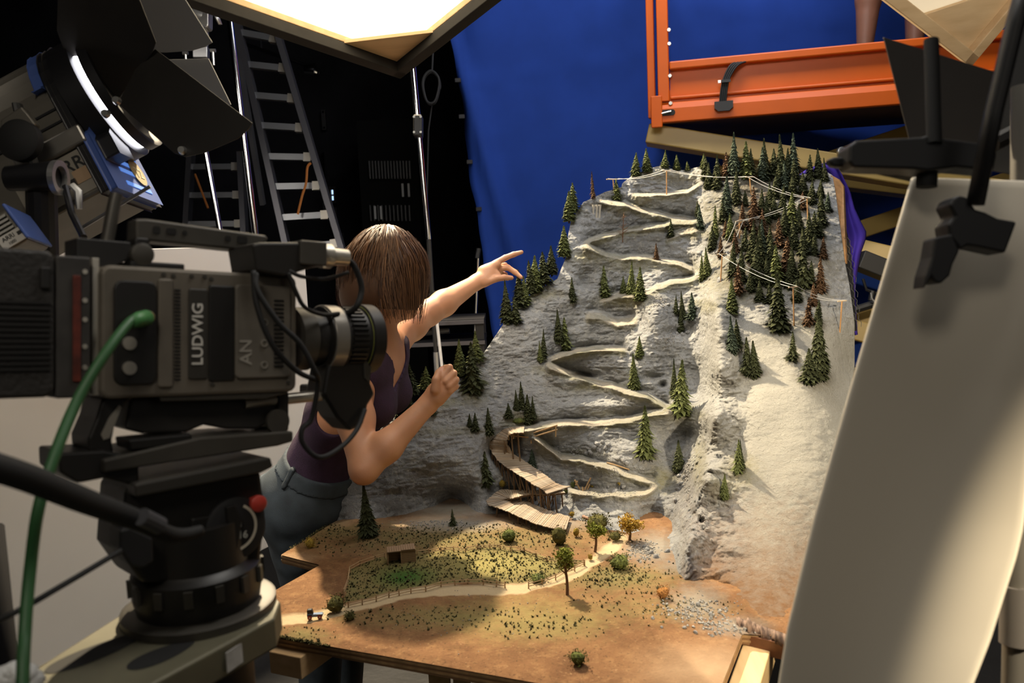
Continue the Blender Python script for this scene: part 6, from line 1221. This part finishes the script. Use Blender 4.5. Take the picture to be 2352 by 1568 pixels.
# ------------------------------------------------------------------ camera beam
def beam():
    olive = mat('beam_grey_green', (.155, .145, .095), .5, .25, noise=(12, .25)); out = [(642, 1385), (598, 1334), (310, 1374), (60, 1545), (-260, 1760), (60, 1990), (380, 1590), (645, 1428)]
    pts = [PZ(x, y, ZB) for x, y in ((600, 1336), (330, 1376), (40, 1560), (-500, 1905), (-120, 2450), (352, 1568), (630, 1418), (644, 1380))]
    c = pts[1]; root = thing('camera_beam', 'olive grey metal camera beam with oval holes carrying the fluid head', 'camera mount', (hc[0], hc[1], ZB - .05))
    bm_ = bpy.data.meshes.new('beam_body'); mb = MB(); mb.plate(pts[::-1], -.040, (0, 0, 1)); o = mb.build('beam_body', olive, root, bevel=.004, seg=3)
    hole = mat('hole_shade', (.006, .006, .006), .8)  # holes are flat black ovals, their inner shade painted on the beam
    for (cx, cy, rx, ry, an) in ((228, 1494, .060, .020, 0), (372, 1502, .040, .018, 0)):
        q = PZ(cx, cy, ZB + .0006); u = PZ(600, 1336, ZB) - PZ(40, 1560, ZB); u /= np.linalg.norm(u); v = np.array((-u[1], u[0], 0)); mb = MB(); mb.add([q + u * rx * cos(t) + v * ry * sin(t) * (1 - .2 * cos(t)) for t in np.linspace(0, 2 * pi, 36, endpoint=False)], [tuple(range(36))]); mb.build('painted_oval_hole', hole, root)
    u = PZ(644, 1380, ZB) - PZ(352, 1568, ZB); u[2] = 0; u /= np.linalg.norm(u); n = np.array((u[1], -u[0], 0)); n *= np.sign(-n[1]); q = PZ(560, 1470, ZB); q = PZ(548, 1472, ZB - .02)
    a_, b_ = PZ(352, 1568, ZB), PZ(630, 1418, ZB); qq = a_ + (b_ - a_) * .62 + n * .0012 + np.array((0, 0, -.021)); mb = MB(); mb.box(qq, (.028, .0012, .024), np.stack([u, np.cross((0, 0, 1.0), u), (0, 0, 1.0)], 1)); st = mb.build('paper_sticker', mat('sticker_paper', (.50, .49, .46), .8, noise=(60, .3)), root)
    for (x, y) in ((598, 1362), (300, 1395), (480, 1442)): p = PZ(x, y, ZB); mb = MB(); mb.lathe([(0, .005), (.004, .0045), (.004, .0022)], p, (0, 0, 1), 12); mb.build('bolt', steel, root)
    mb = MB(); mb.cyl((hc[0], hc[1], ZB - .04), (hc[0], hc[1], .12), .06, 24); mb.build('column', black_gear, root, smooth=True)
    for k in range(3): an = 2 * pi * k / 3 + .5; mb = MB(); mb.tube([(hc[0], hc[1], .14), (hc[0] + .5 * cos(an), hc[1] + .5 * sin(an), .03)], .03, 10); mb.build('leg', black_gear, root)
beam()
# ------------------------------------------------------------------ cables round the camera
def cable(name, label, pts, r, m, extra=None):
    mb = MB(); mb.tube(spline(pts, 8), r, 10); o = mb.build(name, m, label=label, cat='cable', smooth='all'); return o
gm = mat('green_rubber', (.030, .105, .035), .5)
gc = cable('green_cable', 'thick dark green cable plugged into the camera side and falling to the floor', [S(322, 732, -.020), S(296, 742, -.03), S(240, 815, -.05), S(175, 925, -.06), P(124, 1050, .84), P(88, 1170, .82), P(70, 1300, .82), P(58, 1440, .80), P(50, 1640, .76), P(30, 2600, .66)], .0058, gm)
mb = MB(); mb.tube([S(341, 728, -.004), S(336, 729, -.010)], .0075, 16); mb.build('plug_ring', mat('brass_ring', (.55, .40, .22), .35, .8), gc, smooth=True); mb = MB(); mb.tube([S(337, 729, -.010), S(318, 734, -.021), S(300, 741, -.029)], [.0090, .0088, .0065], 14); mb.build('plug_sleeve', mat('green_sleeve', (.05, .19, .055), .5), gc, smooth='all')
cable('black_cable', 'black cable looping from the finder box across the lens', [S(588, 628, -.022), S(592, 668, -.03), S(640, 740, -.04), S(690, 790, -.045), S(722, 850, -.045), S(730, 880, -.03), S(716, 960, -.02), S(694, 985, -.02), S(697, 1020, -.02), S(735, 1050, -.02), S(785, 1025, -.01), S(820, 985, 0), S(838, 940, .01)], .0034, black_rub)
cable('black_cable', 'black cable running straight down the camera side below the finder box', [S(582, 622, -.022), S(590, 700, -.03), S(625, 790, -.035), S(680, 850, -.03), S(724, 872, -.02)], .0036, black_rub)
cable('black_cable', 'black cable from the silver plug curling down past the hair', [S(780, 592, .0), S(808, 604, .0), S(826, 640, .0), S(830, 670, .0), S(818, 705, .0), S(795, 722, .02), S(780, 740, .03)], .0042, black_rub)
cable('black_cable', 'thin black cable under the finder box towards the plug', [S(664, 622, -.02), S(690, 634, -.02), S(730, 640, -.01), S(760, 638, 0), S(800, 625, 0)], .0026, black_rub)
cable('black_cable', 'thin black cable crossing from the lens top to the finder box', [S(662, 626, -.02), S(680, 670, -.02), S(700, 705, -.015), S(740, 722, .0), S(778, 720, .01)], .0028, black_rub)
cable('thin_black_cable', 'thin black cable sagging from the head to the lower left corner', [P(-60, 1440, .8), P(30, 1408, .82), P(150, 1340, .86), P(278, 1264, .92)], .0030, black_rub)
# ------------------------------------------------------------------ left lamp with barn doors
def big_lamp():
    d = 1.7; A = .86 * RT + .46 * UP + .0 * FW; A /= np.linalg.norm(A); V = -.5 * RT + .87 * UP; V -= A * (A @ V); V /= np.linalg.norm(V); Wd = np.cross(A, V); Wd *= -np.sign(Wd @ FW); c = P(240, 232, d); R = np.stack([A, Wd, V], 1); rad = .113
    root = thing('studio_spotlight', 'large silver and blue film spotlight with open black barn doors at the upper left', 'lamp', c)
    sil = mat('lamp_silver', (.20, .185, .155), .42, .5, noise=(10, .2)); blu = mat('lamp_blue', (.065, .125, .40), .45); ringm = mat('lamp_black', (.013, .013, .015), .4)
    # housing: arch-topped section drawn in the plane across the axis
    sec = [(-.105, -.195), (.105, -.195), (.105, .0)] + [(.105 * cos(t), .125 * sin(t)) for t in np.linspace(.2, pi - .2, 12)] + [(-.105, .0)]
    def extr(sec, a0, a1, name, m, par, **kw):
        n = len(sec); v = [c + A * a + Wd * p + V * q for a in (a0, a1) for p, q in sec]; mb = MB(); mb.add(v, [tuple(range(n)), tuple(range(2 * n - 1, n - 1, -1))] + [(i, (i + 1) % n, (i + 1) % n + n, i + n) for i in range(n)]); return mb.build(name, m, par, **kw)
    hs = extr(sec, -.40, -.045, 'housing', sil, root, bevel=.006)
    for z in (-.02, -.045): mb = MB(); mb.box(c - A * .13 + Wd * .106 + V * z, (.16, .004, .004), R); mb.build('vent_groove', ringm, hs)
    mb = MB(); mb.box(c - A * .10 + Wd * .110 - V * .085, (.14, .014, .035), R); mb.build('side_rail', mat('rail_bright', (.45, .43, .39), .3, .8), hs, bevel=.004)
    extr([(x * 1.04, y * 1.03) for x, y in sec], -.055, -.032, 'front_collar', ringm, root, bevel=.003)
    extr([(x * 1.05, y * 1.05) for x, y in sec[3:15]] + [(-.12, .02), (.12, .02)], -.075, -.055, 'blue_band', blu, root, bevel=.002)
    # blue front plate below the lens
    fp = extr([(-.085, -.205), (.112, -.205), (.112, -.09), (.07, -.06), (-.05, -.06), (-.085, -.08)], -.036, -.020, 'front_plate', blu, root, bevel=.004)
    glow = mat('blue_vent', (.10, .25, .75), .5, emit=((.15, .35, 1.0), .5))
    for z in (-.115, -.135, -.155, -.185): mb = MB(); mb.box(c - A * .0195 + Wd * .0 + V * z, (.002, .11, .009), R); mb.build('vent_slot', glow, fp)
    q = c - A * .0185 - Wd * .03 - V * .145; mb = MB(); mb.lathe([(0, .030), (.0015, .030)], q, A, 32); mb.build('badge', mat('badge_gold', (.40, .31, .13), .6), fp)
    extr([(.045, -.145), (.10, -.145), (.10, -.105), (.075, -.085), (.045, -.09)], -.02, .010, 'latch', ringm, root, bevel=.003)
    mb = MB(); mb.lathe([(-.03, rad * 1.10), (.012, rad * 1.10), (.014, rad * 1.02)], c, A, 48); mb.build('lens_ring', ringm, root, smooth=True)
    mb = MB(); mb.lathe([(.014, rad * .97), (.026, rad * .97)], c, A, 48); mb.build('lens_glow', mat('lens_light', (1, 1, 1), .3, emit=((.93, .92, 1.0), 9)), root)
    mb = MB(); mb.lathe([(.027, rad * .75), (.027, rad * 1.07), (.046, rad * 1.07), (.046, rad * .98), (.036, rad * .8)], c, A, 48); mb.build('door_ring', ringm, root, smooth=True)
    leafm_ = mat('barn_door_black', (.030, .027, .024), .5, noise=(8, .25)); lit = mat('barn_door_lit', (.34, .34, .34), .4, .2)  # far leaves painted paler for the lamp's light on their inner faces
    for pts, m in (([(133, -40, 1.50), (300, -40, 1.50), (322, 5, 1.50), (358, 98, 1.55), (350, 120, 1.57), (266, 236, 1.60), (176, 200, 1.60), (130, 70, 1.56)], leafm_),
                   ([(356, 112, 1.58), (579, 282, 1.50), (570, 296, 1.50), (545, 318, 1.50), (470, 350, 1.52), (425, 360, 1.54), (400, 352, 1.55), (270, 238, 1.64), (310, 160, 1.60)], leafm_),
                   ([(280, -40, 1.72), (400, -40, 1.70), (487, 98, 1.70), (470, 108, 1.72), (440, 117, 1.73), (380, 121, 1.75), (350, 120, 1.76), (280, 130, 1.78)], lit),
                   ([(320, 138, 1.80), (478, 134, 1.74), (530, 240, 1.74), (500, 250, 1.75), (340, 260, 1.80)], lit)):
        mb = MB(); P3 = [P(*q) for q in pts]; k3 = len(P3) // 3; pl_n = np.cross(P3[k3] - P3[0], P3[2 * k3] - P3[0]); P3 = [CAM + ray(q[0], q[1]) * ((P3[0] - CAM) @ pl_n) / (ray(q[0], q[1]) @ pl_n) for q in pts]; nn = np.cross(P3[1] - P3[0], P3[-2] - P3[0]); nn /= np.linalg.norm(nn); nn *= np.sign(nn @ FW); mb.plate(P3 if np.dot(np.cross(P3[1] - P3[0], P3[-2] - P3[0]), nn) > 0 else P3[::-1], .003, nn); mb.build('barn_door', m, root, bevel=.0008)
    for x, y in ((270, 232), (245, 262), (420, 346)): mb = MB(); mb.lathe([(0, .008), (.01, .006)], P(x, y, 1.54), -FW, 10); mb.build('hinge_screw', steel, root)
    RL = np.stack([A, V, Wd], 1); lb = MB(); lb.box(c - A * .125 + Wd * .1055 - V * .145, (.140, .0015, .080), R); lab = lb.build('maker_label', mat('label_bg', (.27, .245, .20), .6), hs)
    pm = mat('print_black', (.015, .015, .015), .7); lettering('ARRI', c - A * .084 + Wd * .1068 - V * .128, RL, .036, pm, lab)
    lb = MB(); lb.box(c - A * .115 + Wd * .107 - V * .158, (.06, .001, .014), R); lb.build('print_bar', pm, lab); lb = MB(); lb.box(c - A * .062 + Wd * .107 - V * .152, (.05, .001, .026), R); lb.build('print_bar', mat('print_tan', (.40, .27, .16), .7), lab)
    lettering('T2', c - A * .0165 - Wd * .03 - V * .148, np.stack([-Wd, V, A], 1), .032, mat('badge_pale', (.6, .55, .4), .6), fp)
    # yoke with its knob, grip and post
    kc = P(58, 328, 1.50); mb = MB(); mb.lathe([(0, .030), (.006, .036), (.024, .036), (.030, .028)], kc, Wd, 32); mb.build('tilt_knob', black_rub, root, smooth=True)
    mb = MB(); mb.tube([P(40, 240, 1.52), P(60, 330, 1.52), P(95, 420, 1.54)], .014, 10, flat=.5); mb.build('yoke', mat('yoke_grey', (.05, .05, .048), .45), root)
    mb = MB(); mb.plate([P(*q) for q in ((0, 275, 1.50), (48, 243, 1.50), (64, 262, 1.50), (82, 285, 1.50), (0, 330, 1.50))][::-1], .02, FW); mb.build('side_bracket', sil, root, bevel=.003)
    mb = MB(); mb.tube([P(20, 410, 1.5), P(140, 402, 1.5)], [.022, .026], 16); mb.build('grip_barrel', ringm, root, smooth=True); mb = MB(); mb.ring(P(128, 408, 1.48), RT, .020, .030, .010, 28); mb.build('grip_ring', silver_cast, root); mb = MB(); mb.tube([P(165, 425, 1.46), P(180, 440, 1.46), P(182, 480, 1.46)], [.006, .007, .005], 8); mb.build('grip_lever', silver_cast, root, smooth=True)
    mb = MB(); mb.tube([P(94, 405, 1.52), P(100, 590, 1.55)], .026, 14); mb.build('stand_post', ringm, root); pb = P(100, 590, 1.55); p2 = P(-300, 760, 1.6); mb = MB(); mb.tube([pb, p2, (p2[0], p2[1], .02)], .018, 12); mb.build('stand_post', ringm, root)
    mb = MB(); mb.tube([P(150, 430, 1.5), P(165, 490, 1.45), P(192, 545, 1.4)], .006, 8); mb.build('strut', ringm, root); mb = MB(); mb.tube([P(190, 522, 1.6), P(345, 428, 1.6)], .0035, 6); mb.build('brace_wire', alu, root)
big_lamp()
def small_lamp():
    u = .78 * RT + .55 * UP + .2 * FW; u /= np.linalg.norm(u); v = UP - u * (u @ UP); v /= np.linalg.norm(v); n = np.cross(u, v); n *= -np.sign(n @ FW); R = np.stack([u, n, v], 1); d = 1.36; s = d / FPX; c = P(14, 528, d)
    root = thing('small_studio_lamp', 'second film spotlight with silver housing cut by the left border', 'lamp', c - UP * .12); sil = mat('lamp_silver_bright', (.40, .39, .36), .4, .5)
    mb = MB(); mb.box(c - u * 70 * s - n * .07 + v * 2 * s, (190 * s, .13, 84 * s), R); h_ = mb.build('housing', MATS['lamp_silver'], root, bevel=.005)
    for k in range(4): mb = MB(); mb.box(c - u * 12 * s + v * (30 - k * 10) * s - n * .004, (60 * s, .008, 5 * s), R); mb.build('cooling_fin', sil, h_)
    q = c + u * 2 * s - v * 22 * s - n * .002; mb = MB(); mb.box(q, (62 * s, .004, 30 * s), R); lab = mb.build('maker_label', mat('label_pale', (.60, .57, .52), .6), root); RL = np.stack([u, v, n], 1); pm = mat('print_black', (.015, .015, .015), .7)
    lettering('ARRI', q + n * .0025 - u * 8 * s + v * 5 * s, RL, 14 * s, pm, lab); lettering('1000', q + n * .0025 - u * 6 * s - v * 8 * s, RL, 9 * s, pm, lab); mb = MB(); mb.box(q + n * .0025 + u * 20 * s + v * 3 * s, (14 * s, .0008, 8 * s), R); mb.build('print_bar', pm, lab)
    mb = MB(); mb.box(c + u * 30 * s + v * 4 * s - n * .06, (7 * s, .14, 92 * s), R); mb.build('blue_edge', MATS['lamp_blue'], root, bevel=.002)
    b_ = P(-300, 640, 1.4); mb = MB(); mb.tube([c - u * 60 * s - v * 30 * s - n * .05, b_, (b_[0], b_[1], .02)], .012, 10); mb.build('stand_post', MATS['lamp_black'], root)
small_lamp()
# black stand leg and bundled white cable in the lower left corner
mb = MB(); mb.tube([P(-14, 1210, 1.1), P(20, 1580, 1.0), P(40, 1900, .95)], [.012, .013, .013], 10); mb.build('black_stand_leg', black_cloth, label='black stand leg slanting at the left border', cat='stand', smooth='all')
mb = MB()
for k in range(7): a_ = RNG.uniform(-1, 1, 3); mb.blob(P(8 + 11 * k, 1566 - 14 * sin(k * .6) + 4 * a_[0], .82), (.014, .014, .011), k, .3, 2)
mb.build('wrapped_cloth', mat('white_wrap', (.62, .62, .60), .9, bump=(200, .5)), label='crumpled white wrapping in the lower left corner', cat='cloth', smooth='all')
# ------------------------------------------------------------------ right foreground: white card, clamp, arm, lamp doors
def card():
    Lp = [(2098, 405), (1962, 870), (1872, 1190), (1812, 1440), (1780, 1640)]; Rp = [(2385, 414), (2380, 900), (2350, 1210), (2335, 1275), (2274, 1467), (2205, 1640)]; n = 60; w_ = 24; A_, B_ = arc(Lp, n), arc(Rp, n); v = []
    def pt(k, j):
        t, s_ = k / (n - 1), j / (w_ - 1); q = A_[k] * (1 - s_) + B_[k] * s_; return P(q[0], q[1], 1.06 - .05 * s_ - .09 * t + .02 * sin(pi * s_))
    v = [pt(k, j) for k in range(n) for j in range(w_)]; f = [(k * w_ + j, (k + 1) * w_ + j, (k + 1) * w_ + j + 1, k * w_ + j + 1) for k in range(n - 1) for j in range(w_ - 1)]; mb = MB(); mb.add(v, f)
    o = mb.build('white_bounce_card', mat('card_white', (.66, .60, .49), .75), label='tall white bounce card clamped at the right border', cat='bounce card', smooth='all'); s = o.modifiers.new('thick', 'SOLIDIFY'); s.thickness = .008; s.offset = -1; b = o.modifiers.new('bevel', 'BEVEL'); b.width = .003; b.segments = 2; b.limit_method = 'ANGLE'
card()
def arm_and_clamp():
    root = thing('card_clamp', 'black grip arm and clamp holding the white bounce card', 'clamp', P(2240, 560, .95)); d = .96
    def pp(name, pts, dd, th, m=black_gear, bv=.003): mb = MB(); mb.plate([P(x, y, dd) for x, y in pts][::-1], th, FW); return mb.build(name, m, root, bevel=bv)
    def c2(x, y): return 1750 + x / 2.613, 300 + y / 2.613
    pp('clamp_body', [c2(*q) for q in ((1125, 445), (1150, 405), (1185, 388), (1235, 398), (1285, 470), (1345, 488), (1420, 525), (1535, 545), (1465, 735), (1300, 700), (1235, 690), (1195, 715), (1130, 640), (1120, 560), (1160, 510))], d, .035)
    pp('clamp_jaw', [c2(*q) for q in ((1040, 640), (1150, 620), (1190, 720), (1150, 800), (1130, 870), (1075, 920), (1035, 905), (1020, 880), (975, 950), (985, 870), (1020, 760))], d - .005, .03)
    mb = MB(); mb.tube([P(2380, -120, .93), P(2330, 60, .94), P(2282, 260, .95), P(2240, 470, .96)], .0125, 12, flat=.7); mb.build('arm_rod', black_gear, root, smooth='all')
    pp('knuckle', [(1952, 334), (1968, 322), (2118, 314), (2140, 308), (2160, 316), (2270, 330), (2292, 350), (2284, 392), (2200, 384), (2130, 392), (2100, 388), (1960, 384), (1950, 370)], 1.0, .04)
    pp('pin_end', [(1902, 366), (1916, 360), (1955, 358), (1955, 384), (1912, 382)], 1.02, .014)
    mb = MB(); mb.tube([P(2139, 92, 1.02), P(2146, 330, 1.0)], .0085, 12); mb.build('upright_rod', black_rub, root, smooth=True)
    mb = MB(); mb.tube([P(2130, 380, 1.02), P(2128, 430, 1.02)], .012, 10); mb.build('lower_rod', black_rub, root, smooth=True)
    mb = MB(); mb.tube([P(1985, 385, 1.06), P(2100, 410, 1.1)], .005, 8); mb.build('lever', black_rub, root)
    b_ = P(2336, 1330, 1.12); mb = MB(); mb.tube([P(2352, 200, 1.14), P(2350, 700, 1.13), b_, (b_[0], b_[1], .02)], .016, 14); mb.build('stand_tube', mat('stand_grey', (.16, .15, .13), .45, .4), root, smooth=True)
    mb = MB(); mb.cyl(P(2337, 1345, 1.12), P(2335, 1478, 1.12), .021, 16); mb.build('stand_collar', mat('collar_grey', (.11, .10, .09), .5), root, smooth=True)
    for k in range(3): an = 2 * pi * k / 3; mb = MB(); mb.tube([(b_[0], b_[1], .35), (b_[0] + .4 * cos(an), b_[1] + .4 * sin(an), .02)], .012, 8); mb.build('leg', black_gear, root)
arm_and_clamp()
def right_lamp():
    root = thing('barn_door_lamp', 'dark lamp head with brown black barn doors in front of the orange lift', 'lamp', P(2250, 240, 1.2)); lm = mat('door_brown_black', (.035, .028, .022), .45, noise=(6, .4)); gm_ = mat('door_grey', (.075, .075, .075), .5)
    def leaf(pts, m): mb = MB(); q = [P(*a) for a in pts]; mb.plate(q[::-1], .003, FW); mb.build('barn_door', m, root, bevel=.0008)
    leaf([(2030, 85, 1.16), (2310, 172, 1.16), (2275, 335, 1.16), (2092, 330, 1.16)], lm); leaf([(2290, 150, 1.22), (2420, -60, 1.22), (2420, 420, 1.22), (2270, 390, 1.22)], gm_)
    mb = MB(); mb.lathe([(0, .09), (.10, .085), (.16, .06)], P(2470, 250, 1.35), RT + .2 * UP, 28); mb.build('housing', black_gear, root, smooth=True); mb = MB(); mb.tube([P(2280, 330, 1.19), P(2340, 300, 1.2), P(2470, 260, 1.36)], .012, 8); mb.build('hinge_bar', black_gear, root)
right_lamp()
# spot added for the card; its cone edge stands for a cast shadow's edge
A_, B_ = P(2352, 880, 1.0), P(2095, 1568, .95); Lq = np.array((1.35, -.35, 2.25)); m_ = (A_ + B_) / 2 - Lq; m_ /= np.linalg.norm(m_); nn = np.cross(A_ - Lq, B_ - Lq); nn /= np.linalg.norm(nn); nn *= np.sign(nn @ RT); h_ = radians(42); axis = cos(h_) * m_ + sin(h_) * nn
spot('card_edge_spot', tuple(Lq), tuple(Lq + axis), 330, (1.0, .84, .6), 84, .03, .03)
